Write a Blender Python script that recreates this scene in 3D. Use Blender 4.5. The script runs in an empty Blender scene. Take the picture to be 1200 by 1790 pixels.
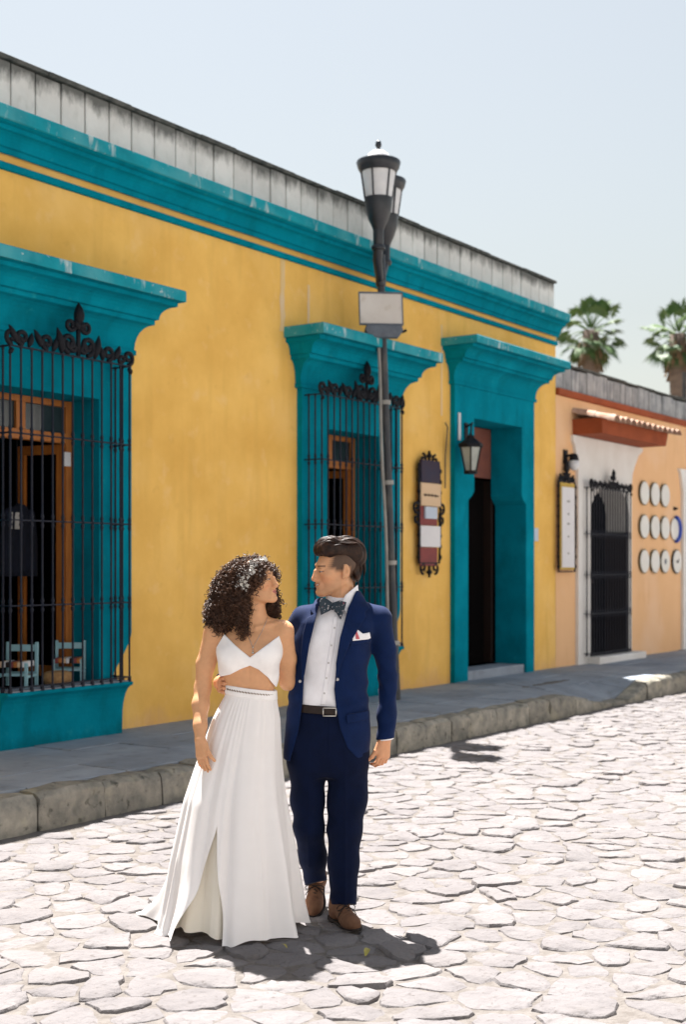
import bpy, bmesh, math, random
import numpy as np
from mathutils import Vector, Matrix

R = math.radians
random.seed(11)
rng = np.random.default_rng(11)
SC = bpy.context.scene
COL = SC.collection

# ------------------------------------------------------------------ camera
TH = R(34.66)                       # angle between the view direction and the facade
CAM = Vector((0.0, -8.1, 1.65))
FWD = Vector((math.cos(TH), math.sin(TH), 0))
RGT = Vector((math.sin(TH), -math.cos(TH), 0))
cam_d = bpy.data.cameras.new('camera')
cam = bpy.data.objects.new('camera', cam_d)
COL.objects.link(cam)
cam.location = CAM
cam.rotation_euler = (R(90), 0, TH - R(90))
cam_d.sensor_fit = 'HORIZONTAL'
cam_d.sensor_width = 24.0
cam_d.lens = 46.0
cam_d.shift_y = 98 / 1200
cam_d.clip_start = 0.1
cam_d.clip_end = 3000
cam_d.dof.use_dof = True
cam_d.dof.focus_distance = 6.0
cam_d.dof.aperture_fstop = 2.8
SC.camera = cam

# ------------------------------------------------------------------ light
SUN = Vector((0.44, 0.59, 1.75)).normalized()
w = bpy.data.worlds.new('World')
SC.world = w
w.use_nodes = True
nt = w.node_tree
sky = nt.nodes.new('ShaderNodeTexSky')
sky.sky_type = 'NISHITA'
sky.sun_disc = False
sky.sun_elevation = math.asin(SUN.z)
sky.sun_rotation = math.atan2(SUN.x, SUN.y)
sky.altitude = 0
sky.air_density = 1.8
sky.dust_density = 1.5
sky.ozone_density = 1.0
bg = nt.nodes['Background']
bg.inputs['Strength'].default_value = 0.05
hz = nt.nodes.new('ShaderNodeHueSaturation')          # mutes and dims the colour of the whole sky
hz.inputs['Saturation'].default_value = 0.44
hz.inputs['Value'].default_value = 0.70
nt.links.new(sky.outputs[0], hz.inputs['Color'])
nt.links.new(hz.outputs[0], bg.inputs[0])
sun_d = bpy.data.lights.new('sun', 'SUN')
sun_d.energy = 5.0
sun_d.angle = R(0.53)
sun_d.color = (1.0, 0.96, 0.92)
sun = bpy.data.objects.new('sun', sun_d)
COL.objects.link(sun)
sun.rotation_euler = SUN.to_track_quat('Z', 'Y').to_euler()
sun.location = (0, 0, 30)
vs = SC.view_settings
vs.view_transform = 'Standard'
vs.look = 'None'
vs.gamma = 1.0
vs.use_curve_mapping = False
vs.exposure = 1.88
SC.cycles.max_bounces = 8
SC.cycles.diffuse_bounces = 5

# ------------------------------------------------------------------ helpers
def tag(o, label=None, cat=None, group=None, kind=None):
    if label: o['label'] = label
    if cat: o['category'] = cat
    if group: o['group'] = group
    if kind: o['kind'] = kind
    return o

def empty(name, loc=(0, 0, 0), rz=0.0):
    o = bpy.data.objects.new(name, None)
    o.empty_display_size = 0.2
    COL.objects.link(o)
    o.location = loc
    o.rotation_euler = (0, 0, rz)
    return o

def world_loc(o):
    v = Vector((0, 0, 0))
    while o is not None:
        v += o.location
        o = o.parent
    return v

class MB:
    """collects shapes, then links them as ONE mesh object"""
    def __init__(self):
        self.v = []; self.f = []; self.m = []; self.mi = 0
    def add(self, verts, faces):
        n = len(self.v)
        self.v.extend([tuple(p) for p in verts])
        for f in faces:
            self.f.append(tuple(i + n for i in f)); self.m.append(self.mi)
        return self
    def box(self, x0, x1, y0, y1, z0, z1):
        v = [(x0,y0,z0),(x1,y0,z0),(x1,y1,z0),(x0,y1,z0),(x0,y0,z1),(x1,y0,z1),(x1,y1,z1),(x0,y1,z1)]
        return self.add(v, [(0,3,2,1),(4,5,6,7),(0,1,5,4),(1,2,6,5),(2,3,7,6),(3,0,4,7)])
    def obox(self, c, ax, ay, az):
        """oriented box: centre and three half-axis vectors"""
        c, ax, ay, az = map(Vector, (c, ax, ay, az))
        v = [c + ax*sx + ay*sy + az*sz for sz in (-1,1) for sx, sy in ((-1,-1),(1,-1),(1,1),(-1,1))]
        return self.add(v, [(0,3,2,1),(4,5,6,7),(0,1,5,4),(1,2,6,5),(2,3,7,6),(3,0,4,7)])
    def bar(self, a, b, wx, wy=None, up=(0,0,1)):
        a, b = Vector(a), Vector(b)
        wy = wx if wy is None else wy
        d = (b - a)
        L = d.length; d.normalize()
        u = Vector(up)
        if abs(d.dot(u)) > 0.95: u = Vector((0,1,0))
        s = d.cross(u).normalized(); t = s.cross(d).normalized()
        return self.obox((a+b)/2, s*wx/2, t*wy/2, d*L/2)
    def tube(self, path, r, n=6, cap=True):
        P = [Vector(p) for p in path]
        rs = r if hasattr(r, '__len__') else [r]*len(P)
        vs, fs = [], []
        prev = None
        for i, p in enumerate(P):
            t = (P[min(i+1, len(P)-1)] - P[max(i-1, 0)])
            t = t.normalized() if t.length > 1e-9 else Vector((0,0,1))
            if prev is None:
                a = Vector((0,0,1)) if abs(t.z) < 0.9 else Vector((1,0,0))
                s = t.cross(a).normalized()
            else:
                s = (prev - t*prev.dot(t))
                s = s.normalized() if s.length > 1e-9 else t.orthogonal().normalized()
            prev = s
            b = t.cross(s)
            for k in range(n):
                a_ = 2*math.pi*k/n
                vs.append(p + (s*math.cos(a_) + b*math.sin(a_))*rs[i])
        for i in range(len(P)-1):
            for k in range(n):
                k2 = (k+1) % n
                fs.append((i*n+k, i*n+k2, (i+1)*n+k2, (i+1)*n+k))
        if cap:
            fs.append(tuple(range(n))[::-1]); fs.append(tuple(range((len(P)-1)*n, len(P)*n)))
        return self.add(vs, fs)
    def lathe(self, prof, c=(0,0,0), n=12, axis=None):
        """profile of (r, h) about the vertical (or given axis)"""
        c = Vector(c)
        az = Vector(axis).normalized() if axis is not None else Vector((0,0,1))
        ax = az.orthogonal().normalized(); ay = az.cross(ax)
        vs, fs = [], []
        for r, h in prof:
            for k in range(n):
                a = 2*math.pi*(k+0.5)/n
                vs.append(c + az*h + (ax*math.cos(a)+ay*math.sin(a))*max(r, 1e-4))
        for i in range(len(prof)-1):
            for k in range(n):
                k2 = (k+1) % n
                fs.append((i*n+k, i*n+k2, (i+1)*n+k2, (i+1)*n+k))
        fs.append(tuple(range(n))[::-1]); fs.append(tuple(range((len(prof)-1)*n, len(prof)*n)))
        return self.add(vs, fs)
    def prism(self, poly, y0, y1):
        """polygon in XZ extruded along Y"""
        n = len(poly)
        v = [(x, y0, z) for x, z in poly] + [(x, y1, z) for x, z in poly]
        f = [tuple(range(n)), tuple(range(n, 2*n))[::-1]]
        for i in range(n):
            j = (i+1) % n
            f.append((i, n+i, n+j, j))
        return self.add(v, f)
    def build(self, name, mat, parent=None, smooth=False, bevel=0.0, local=False, recalc=True, auto=None):
        me = bpy.data.meshes.new(name)
        V = np.array([tuple(p) for p in self.v], dtype=float)
        if parent is not None and not local:
            V = V - np.array(world_loc(parent))
        me.from_pydata(V.tolist(), [], self.f)
        mats = mat if isinstance(mat, (list, tuple)) else [mat]
        for m_ in mats: me.materials.append(m_)
        if len(mats) > 1: me.polygons.foreach_set('material_index', self.m)
        if recalc:
            bm = bmesh.new(); bm.from_mesh(me)
            bmesh.ops.recalc_face_normals(bm, faces=bm.faces)
            bm.to_mesh(me); bm.free()
        if smooth:
            me.polygons.foreach_set('use_smooth', [True]*len(me.polygons))
            if auto is not None:
                me.set_sharp_from_angle(angle=R(auto))
        me.update()
        o = bpy.data.objects.new(name, me)
        COL.objects.link(o)
        if parent is not None: o.parent = parent
        if bevel:
            b = o.modifiers.new('bevel', 'BEVEL'); b.width = bevel; b.segments = 2; b.limit_method = 'ANGLE'
        return o

def copy_tree(o, parent=None):
    c = o.copy(); COL.objects.link(c)
    if parent is not None: c.parent = parent
    for ch in list(o.children): copy_tree(ch, c)
    return c

# ------------------------------------------------------------------ materials
def mat(name, c1, c2=None, scale=3.0, rough=0.85, bump=0.0, bscale=40.0, metal=0.0, spec=0.3, detail=6.0,
        stain=None, obj_rand=0.0, coord='world', stretch=None, lo=0.35, hi=0.65, bdist=0.01):
    m = bpy.data.materials.new(name); m.use_nodes = True
    t = m.node_tree; N = t.nodes; L = t.links
    b = N['Principled BSDF']
    b.inputs['Roughness'].default_value = rough
    b.inputs['Metallic'].default_value = metal
    b.inputs['Specular IOR Level'].default_value = spec
    if coord == 'world':
        g = N.new('ShaderNodeNewGeometry'); vec = g.outputs['Position']
    else:
        g = N.new('ShaderNodeTexCoord'); vec = g.outputs['Object']
    if stretch:
        mp = N.new('ShaderNodeMapping'); mp.inputs['Scale'].default_value = stretch
        L.new(vec, mp.inputs['Vector']); vec = mp.outputs[0]
    c2 = c2 or tuple(x*0.8 for x in c1)
    nz = N.new('ShaderNodeTexNoise'); nz.inputs['Scale'].default_value = scale; nz.inputs['Detail'].default_value = detail
    nz.inputs['Roughness'].default_value = 0.6
    L.new(vec, nz.inputs['Vector'])
    rp = N.new('ShaderNodeValToRGB')
    rp.color_ramp.elements[0].position = lo; rp.color_ramp.elements[1].position = hi
    rp.color_ramp.elements[0].color = (*c1, 1); rp.color_ramp.elements[1].color = (*c2, 1)
    L.new(nz.outputs['Fac'], rp.inputs[0])
    col = rp.outputs[0]
    for st in (stain or []):
        # (colour, scale, low, high, amount, stretch)
        mp = N.new('ShaderNodeMapping'); mp.inputs['Scale'].default_value = st[5] if len(st) > 5 else (1,1,1)
        L.new(g.outputs[0] if coord == 'world' else g.outputs['Object'], mp.inputs['Vector'])
        n2 = N.new('ShaderNodeTexNoise'); n2.inputs['Scale'].default_value = st[1]; n2.inputs['Detail'].default_value = 5
        L.new(mp.outputs[0], n2.inputs['Vector'])
        mr = N.new('ShaderNodeMapRange'); mr.inputs[1].default_value = st[2]; mr.inputs[2].default_value = st[3]
        mr.inputs[3].default_value = 0; mr.inputs[4].default_value = st[4]
        L.new(n2.outputs['Fac'], mr.inputs[0])
        mx = N.new('ShaderNodeMix'); mx.data_type = 'RGBA'
        L.new(mr.outputs[0], mx.inputs[0]); L.new(col, mx.inputs[6]); mx.inputs[7].default_value = (*st[0], 1)
        col = mx.outputs[2]
    if obj_rand:
        oi = N.new('ShaderNodeObjectInfo')
        mr = N.new('ShaderNodeMapRange'); mr.inputs[3].default_value = 1-obj_rand; mr.inputs[4].default_value = 1+obj_rand
        L.new(oi.outputs['Random'], mr.inputs[0])
        mx = N.new('ShaderNodeVectorMath'); mx.operation = 'SCALE'
        L.new(col, mx.inputs[0]); L.new(mr.outputs[0], mx.inputs['Scale'])
        col = mx.outputs[0]
    L.new(col, b.inputs['Base Color'])
    if bump:
        n3 = N.new('ShaderNodeTexNoise'); n3.inputs['Scale'].default_value = bscale; n3.inputs['Detail'].default_value = 8
        L.new(vec, n3.inputs['Vector'])
        bp = N.new('ShaderNodeBump'); bp.inputs['Strength'].default_value = bump; bp.inputs['Distance'].default_value = bdist
        L.new(n3.outputs['Fac'], bp.inputs['Height']); L.new(bp.outputs[0], b.inputs['Normal'])
    return m

M = {}
M['yellow'] = mat('yellow_plaster', (0.87,0.535,0.145), (0.74,0.425,0.10), scale=1.3, rough=0.95, bump=0.25, bscale=22, spec=0.1,
                  stain=[((0.88,0.585,0.22), 1.1, 0.52, 0.75, 0.6), ((0.66,0.38,0.09), 2.6, 0.52, 0.75, 0.6, (1.8,1,0.25)), ((0.87,0.585,0.26), 5.0, 0.58, 0.74, 0.45), ((0.5,0.25,0.06), 7.0, 0.62, 0.8, 0.3)])
M['teal'] = mat('teal_paint', (0.001,0.220,0.305), (0.001,0.178,0.245), scale=3.0, rough=0.95, bump=0.3, bscale=30, spec=0.03,
                stain=[((0.003,0.265,0.36), 2.4, 0.48, 0.72, 0.7), ((0.002,0.12,0.16), 4.0, 0.52, 0.75, 0.6, (1.5,1,0.5)), ((0.03,0.33,0.36), 14.0, 0.62, 0.75, 0.3)])
M['teal_worn'] = mat('worn_teal_paint', (0.008,0.29,0.355), (0.005,0.22,0.275), scale=4.0, rough=0.85, bump=0.25, bscale=30, spec=0.2,
                stain=[((0.10,0.36,0.40), 2.2, 0.45, 0.70, 0.7), ((0.5,0.58,0.58), 7.0, 0.60, 0.70, 0.7, (1.7,1,0.45)), ((0.55,0.6,0.6), 23.0, 0.66, 0.72, 0.6)])
M['panel'] = mat('limewashed_panel', (0.72,0.70,0.67), (0.62,0.60,0.57), scale=3.0, rough=0.95, bump=0.3, bscale=25, spec=0.1, obj_rand=0.06,
                stain=[((0.45,0.44,0.40), 11.0, 0.55, 0.75, 0.5, (1,1,0.5))])
def mould_from_top(m, ztop, depth, colour=(0.06,0.065,0.06), peak=.30, sc=5.5, amt=.85):
    N = m.node_tree.nodes; L = m.node_tree.links; b = N['Principled BSDF']
    src = b.inputs['Base Color'].links[0].from_socket
    g = N.new('ShaderNodeNewGeometry'); sp = N.new('ShaderNodeSeparateXYZ'); L.new(g.outputs['Position'], sp.inputs[0])
    mr = N.new('ShaderNodeMapRange'); mr.inputs[1].default_value = ztop-depth; mr.inputs[2].default_value = ztop; mr.inputs[3].default_value = -.75; mr.inputs[4].default_value = peak
    L.new(sp.outputs['Z'], mr.inputs[0])
    mp = N.new('ShaderNodeMapping'); mp.inputs['Scale'].default_value = (1, 1, .4); L.new(g.outputs['Position'], mp.inputs['Vector'])
    nz = N.new('ShaderNodeTexNoise'); nz.inputs['Scale'].default_value = sc; nz.inputs['Detail'].default_value = 7; nz.inputs['Roughness'].default_value = .7
    L.new(mp.outputs[0], nz.inputs['Vector'])
    ad = N.new('ShaderNodeMath'); ad.operation = 'ADD'; L.new(nz.outputs['Fac'], ad.inputs[0]); L.new(mr.outputs[0], ad.inputs[1])
    m2 = N.new('ShaderNodeMapRange'); m2.inputs[1].default_value = .42; m2.inputs[2].default_value = .72; m2.inputs[4].default_value = amt
    L.new(ad.outputs[0], m2.inputs[0])
    mx = N.new('ShaderNodeMix'); mx.data_type = 'RGBA'; L.new(m2.outputs[0], mx.inputs[0]); L.new(src, mx.inputs[6]); mx.inputs[7].default_value = (*colour, 1)
    L.new(mx.outputs[2], b.inputs['Base Color'])
mould_from_top(M['panel'], 5.66, .42)
mould_from_top(M['yellow'], .25, -.75, (0.62,0.36,0.20), .10, 4.5, .55)      # splash stains near the pavement
mould_from_top(M['yellow'], 4.95, 1.3, (0.66,0.40,0.14), .06, 3.0, .40)       # rain runs under the cornice
mould_from_top(M['teal'], .25, -.45, (0.004,0.09,0.11), .10, 5.0, .6)
M['mould'] = mat('dark_mouldy_mortar', (0.045,0.05,0.048), (0.12,0.12,0.11), scale=9.0, rough=1.0, bump=0.4, spec=0.05)
M['orange'] = mat('apricot_plaster', (0.83,0.51,0.275), (0.77,0.46,0.24), scale=0.8, rough=0.95, bump=0.25, bscale=22, spec=0.1,
                stain=[((0.84,0.58,0.39), 0.9, 0.5, 0.75, 0.7), ((0.58,0.30,0.12), 3.0, 0.6, 0.8, 0.4, (1.5,1,0.4))])
M['white_wash'] = mat('white_plaster', (0.78,0.76,0.73), (0.70,0.67,0.63), scale=2.0, rough=0.95, bump=0.2, bscale=25, spec=0.1)
M['rust'] = mat('rust_red_paint', (0.33,0.075,0.025), (0.25,0.055,0.018), scale=4.0, rough=0.85, bump=0.2)
M['tile'] = mat('clay_roof_tile', (0.50,0.36,0.28), (0.36,0.20,0.13), scale=7.0, rough=0.9, bump=0.3, obj_rand=0.15)
M['iron'] = mat('black_wrought_iron', (0.005,0.006,0.010), (0.010,0.010,0.014), scale=30, rough=0.6, spec=0.2)
M['iron_blue'] = mat('blue_black_iron_paint', (0.005,0.008,0.020), (0.008,0.010,0.02), scale=20, rough=0.5, spec=0.25)
M['wood'] = mat('orange_varnished_wood', (0.46,0.16,0.03), (0.33,0.105,0.02), scale=6, rough=0.5, spec=0.4, stretch=(8,8,0.8))
M['wood_dark'] = mat('dark_wood', (0.022,0.010,0.006), (0.014,0.007,0.005), scale=6, rough=0.6, stretch=(8,8,0.8))
M['board'] = mat('red_brown_board', (0.22,0.075,0.05), (0.17,0.06,0.045), scale=5, rough=0.8, bump=0.1)
M['dark'] = mat('interior_shade_black', (0.006,0.005,0.005), (0.004,0.004,0.004), scale=1.0, rough=1.0, spec=0.0)  # near-black colour stands in for the shade of unlit rooms
M['glass'] = mat('dusty_window_glass', (0.03,0.045,0.05), (0.02,0.03,0.035), scale=4, rough=0.12, spec=0.6)
M['stone_kerb'] = mat('pitted_kerb_stone', (0.33,0.305,0.255), (0.17,0.165,0.145), scale=7.0, rough=0.95, bump=0.7, bscale=30, spec=0.1, obj_rand=0.12, detail=10,
                stain=[((0.06,0.06,0.05), 16.0, 0.60, 0.72, 0.8), ((0.46,0.42,0.30), 5.0, 0.55, 0.75, 0.5)], bdist=0.015)
M['slab'] = mat('grey_paving_slab', (0.30,0.335,0.385), (0.235,0.265,0.305), scale=2.5, rough=0.9, bump=0.35, bscale=45, spec=0.15, obj_rand=0.10,
                stain=[((0.14,0.14,0.14), 8.0, 0.55, 0.75, 0.5), ((0.36,0.385,0.42), 1.7, 0.55, 0.7, 0.4)])
M['cobble'] = mat('pale_cobblestone', (0.182,0.170,0.171), (0.145,0.135,0.136), scale=3.5, rough=0.9, bump=1.0, bscale=18, spec=0.1, obj_rand=0.05, detail=9,
                stain=[((0.12,0.107,0.10), 9.0, 0.60, 0.8, 0.45), ((0.085,0.075,0.07), 38.0, 0.60, 0.70, 0.55), ((0.205,0.19,0.186), 2.0, 0.5, 0.7, 0.5)], bdist=0.022)
M['grit'] = mat('sandy_road_grit', (0.18,0.165,0.154), (0.125,0.112,0.102), scale=16.0, rough=1.0, bump=0.9, bscale=60, spec=0.05)
M['earth'] = mat('dry_earth', (0.25,0.21,0.17), (0.18,0.15,0.12), scale=0.6, rough=1.0, spec=0.05)
M['lamp_iron'] = mat('black_lamp_paint', (0.010,0.013,0.02), (0.018,0.022,0.03), scale=14, rough=0.35, spec=0.5)
M['pole_metal'] = mat('weathered_pole_paint', (0.035,0.038,0.045), (0.10,0.095,0.085), scale=9, rough=0.5, spec=0.4, stretch=(1,1,0.4), lo=0.5, hi=0.72)
M['frost'] = mat('frosted_lamp_glass', (0.72,0.72,0.73), (0.62,0.62,0.64), scale=8, rough=0.35, spec=0.5)
M['sign_white'] = mat('weathered_white_sign', (0.66,0.62,0.58), (0.60,0.555,0.51), scale=4, rough=0.6, spec=0.3, stain=[((0.45,0.38,0.30), 9.0, 0.6, 0.8, 0.5)])
M['grey_box'] = mat('grey_metal_box', (0.13,0.15,0.18), (0.10,0.115,0.14), scale=20, rough=0.6)
M['pipe'] = mat('grey_conduit', (0.36,0.34,0.31), (0.26,0.25,0.23), scale=9, rough=0.6)
M['navy_panel'] = mat('dark_plum_panel', (0.035,0.018,0.035), (0.02,0.018,0.045), scale=9, rough=0.6)
M['tan_panel'] = mat('cream_panel', (0.66,0.47,0.30), (0.62,0.43,0.26), scale=4, rough=0.7)
M['red_panel'] = mat('brick_red_panel', (0.24,0.055,0.05), (0.19,0.045,0.045), scale=9, rough=0.7)
M['white_card'] = mat('white_card', (0.72,0.70,0.70), (0.66,0.64,0.65), scale=4, rough=0.7)
M['blue_card'] = mat('pale_blue_card', (0.52,0.58,0.66), (0.48,0.54,0.62), scale=4, rough=0.7)
M['gold'] = mat('yellow_sign_border', (0.55,0.36,0.06), (0.42,0.27,0.04), scale=12, rough=0.6)
M['plate'] = mat('white_enamel_plate', (0.74,0.73,0.69), (0.68,0.66,0.62), scale=3, rough=0.3, spec=0.5)
M['plate_rim'] = mat('olive_plate_rim', (0.13,0.11,0.045), (0.09,0.08,0.04), scale=9, rough=0.6)
M['blue'] = mat('cobalt_blue_glaze', (0.012,0.06,0.42), (0.01,0.045,0.34), scale=9, rough=0.3, spec=0.5)
M['chair_blue'] = mat('pale_blue_chair_paint', (0.30,0.50,0.55), (0.24,0.43,0.48), scale=9, rough=0.6)
M['palm_leaf'] = mat('palm_leaf', (0.085,0.15,0.035), (0.05,0.10,0.04), scale=0.8, rough=0.6, spec=0.3)
M['palm_dry'] = mat('dry_palm_skirt', (0.20,0.135,0.08), (0.13,0.09,0.055), scale=1.2, rough=0.9)
M['palm_trunk'] = mat('palm_trunk', (0.20,0.155,0.125), (0.13,0.10,0.085), scale=2, rough=0.95, bump=0.5, bscale=8, stretch=(1,1,4))
M['leaf_yellow'] = mat('yellow_leaf', (0.36,0.30,0.07), (0.28,0.25,0.06), scale=30, rough=0.6)
# ------------------------------------------------------------------ ground, road, pavement
KERB_Y = -1.86      # street face of the kerb
SW_Z = 0.245        # pavement height over the road

MB().add([(-500,-500,-0.12),(500,-500,-0.12),(500,700,-0.12),(-500,700,-0.12)], [(0,1,2,3)]).build('ground', M['earth'])
tag(bpy.data.objects['ground'], kind='structure')

road = MB()
nx, ny = 130, 60
gx = np.linspace(-60, 200, nx); gy = np.linspace(-22, KERB_Y+0.1, ny)
road.add([(x, y, 0.003) for y in gy for x in gx], [(j*nx+i, j*nx+i+1, (j+1)*nx+i+1, (j+1)*nx+i) for j in range(ny-1) for i in range(nx-1)])
road_o = road.build('road', M['grit'])
tag(road_o, kind='structure')

def clip_half(poly, px, py, nx_, ny_):
    out = []
    n = len(poly)
    for i in range(n):
        a = poly[i]; b = poly[(i+1) % n]
        da = (a[0]-px)*nx_ + (a[1]-py)*ny_; db = (b[0]-px)*nx_ + (b[1]-py)*ny_
        if da <= 0: out.append(a)
        if (da < 0 < db) or (db < 0 < da):
            t = da/(da-db)
            out.append((a[0]+(b[0]-a[0])*t, a[1]+(b[1]-a[1])*t))
    return out

def frame_coords(x, y):
    dx, dy = x-CAM.x, y-CAM.y
    return dx*RGT.x + dy*RGT.y, dx*FWD.x + dy*FWD.y

# irregular flat stones: a relaxed, jittered lattice cut into cells
def make_cobbles():
    r = np.random.default_rng(5)
    ca, sa = math.cos(R(-52)), math.sin(R(-52))      # courses run a little askew to the kerb
    PX, PY = 0.235, 0.165
    seeds = {}
    for j in range(-115, 195):
        for i in range(-92, 126):
            lx = (i + 0.5*(j % 2) + r.uniform(-.40, .40))*PX; ly = (j + r.uniform(-.33, .33))*PY
            if r.random() < 0.13: continue         # now and then a big stone takes two places
            x = lx*ca - ly*sa + 2.0; y = lx*sa + ly*ca - 6.0
            seeds[(i, j)] = (x, y)
    cells = []
    for (i, j), (x, y) in seeds.items():
        u, d = frame_coords(x, y)
        if d < 3.2 or d > 30 or abs(u) > 0.275*d + 1.6 or y > KERB_Y - 0.06 or y < -13: continue
        poly = [(x-.7, y-.7), (x+.7, y-.7), (x+.7, y+.7), (x-.7, y+.7)]
        for dj in range(-3, 4):
            for di in range(-3, 4):
                q = seeds.get((i+di, j+dj))
                if q is None or (di == 0 and dj == 0): continue
                mx, my = (x+q[0])/2, (y+q[1])/2
                vx, vy = q[0]-x, q[1]-y
                poly = clip_half(poly, mx, my, vx, vy)
                if len(poly) < 3: break
            if len(poly) < 3: break
        if len(poly) < 3: continue
        poly = clip_half(poly, 0, KERB_Y-0.03, 0, 1)
        if len(poly) < 3: continue
        A = 0.5*abs(sum(poly[k][0]*poly[(k+1) % len(poly)][1]-poly[(k+1) % len(poly)][0]*poly[k][1] for k in range(len(poly))))
        if A < 0.006: continue
        cells.append((x, y, u, d, poly))
    return cells, r

def cobble_geo(poly, cx, cy, r):
    P = np.array(poly); c = P.mean(0)
    gap = r.uniform(.000, .005)
    pts = []
    n = len(P)
    for k in range(n):
        a, b = P[k], P[(k+1) % n]
        L = np.linalg.norm(b-a)
        if L < 0.03: pts.append((a+b)/2); continue
        nn = np.array([b[1]-a[1], a[0]-b[0]])/L
        m_ = 4 if L > .2 else (3 if L > .13 else (2 if L > .07 else 1))
        for q in range(m_):
            t = (q + 0.5 + r.uniform(-.2, .2))/m_
            t = 0.12 + 0.76*t
            pts.append(a+(b-a)*t + nn*r.uniform(-.014, .008))
    P = np.array(pts)
    dl = P-c; l = np.linalg.norm(dl, axis=1, keepdims=True)
    P = c + dl*(1-gap/np.maximum(l, .03))
    n = len(P)
    h = r.uniform(0.004, 0.0095) + (0.009 if r.random() < .13 else 0)
    tx, ty = r.normal(0, .026), r.normal(0, .030)
    dome = r.uniform(.002, .008)
    vs = []
    zt = lambda p: h + (p[0]-c[0])*tx + (p[1]-c[1])*ty
    I1 = c + (P-c)*(1-0.008/np.maximum(l, .05)); I2 = c + (P-c)*0.55
    jit = r.normal(0, .0022, (3, n))
    for k in range(n): vs.append((P[k][0], P[k][1], -0.05))
    for k in range(n): vs.append((P[k][0], P[k][1], zt(P[k]) - 0.011 + jit[0][k]*1.5))
    for k in range(n): vs.append((I1[k][0], I1[k][1], zt(I1[k]) + jit[1][k]))
    for k in range(n): vs.append((I2[k][0], I2[k][1], zt(I2[k]) + dome + jit[2][k]))
    vs.append((c[0], c[1], h + dome))
    fs = []
    for q in range(3):
        for k in range(n):
            k2 = (k+1) % n
            fs.append((q*n+k, q*n+k2, (q+1)*n+k2, (q+1)*n+k))
    for k in range(n): fs.append((3*n+k, 3*n+(k+1) % n, 4*n))
    return vs, fs, c

cells, rc_ = make_cobbles()
def stone_rank(c):
    x, y, u, d, poly = c
    inframe = abs(u) < 0.262*d+.12 and d > 4.62
    behind = (6.25 < d < 40) and abs(u+0.33) < .2
    return (0 if inframe else 1, d)
cells.sort(key=stone_rank)
rest = MB()
for k, (x, y, u, d, poly) in enumerate(cells):
    vs_, fs_, c = cobble_geo(poly, x, y, rc_)
    if k < 300:
        mb = MB(); mb.add([(p[0]-c[0], p[1]-c[1], p[2]) for p in vs_], fs_)
        o = mb.build('cobblestone', M['cobble'], road_o, local=True, recalc=True, smooth=True, auto=38)
        o.location = (c[0], c[1], 0)
    else:
        rest.add(vs_, fs_)
o = rest.build('cobblestones', M['cobble'], road_o, smooth=True, auto=38)
tag(o, kind='stuff')

# pavement bed and slabs
sw = MB()
sw.box(-20, 13.2, KERB_Y+0.19, 0.30, -0.1, SW_Z-0.02); sw.box(13.2, 16.1, -.93, 0.30, -0.1, SW_Z-.021); sw.box(13.2, 16.1, KERB_Y+.19, -.93, -.1, .01); sw.box(16.1, 60, KERB_Y+0.19, 0.30, -0.1, SW_Z-0.02)
sw_o = sw.build('pavement', M['grit'], None); tag(sw_o, kind='structure')
r2 = np.random.default_rng(9)
rows = [(KERB_Y+0.20, -1.16), (-1.16, -0.60), (-0.60, 0.02)]
def ramp_drop(x, y):
    # a crossing place where the kerb dips towards the road
    t = np.interp(x, [13.3, 14.75, 15.15, 15.95], [0, 1, 1, 0])
    t = t*t*(3-2*t)
    return float(t*np.clip((-.92-y)/.80, 0, 1))*.185
for (y0, y1) in rows:
    x = 3.0 + r2.uniform(0, .5)
    while x < 30:
        L = r2.uniform(.55, 1.15)
        if 12.6 < x < 16.3 and y0 < -.9: L = r2.uniform(.28, .36)
        mb = MB(); dz = r2.uniform(-.004, .004); g = .006
        e = [r2.uniform(-.004, .004) for _ in range(4)]
        v = [(x+g+e[0], y0+g, SW_Z-.06), (x+L-g+e[1], y0+g, SW_Z-.06), (x+L-g+e[2], y1-g, SW_Z-.06), (x+g+e[3], y1-g, SW_Z-.06)]
        v = [(p[0], p[1], p[2]-ramp_drop(p[0], p[1])) for p in v]
        v += [(p[0], p[1], p[2]+.06+dz+r2.uniform(-.003, .003)) for p in v[:4]]
        mb.add(v, [(0,3,2,1),(4,5,6,7),(0,1,5,4),(1,2,6,5),(2,3,7,6),(3,0,4,7)])
        mb.build('paving_slab', M['slab'], sw_o, bevel=.006)
        x += L
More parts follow.
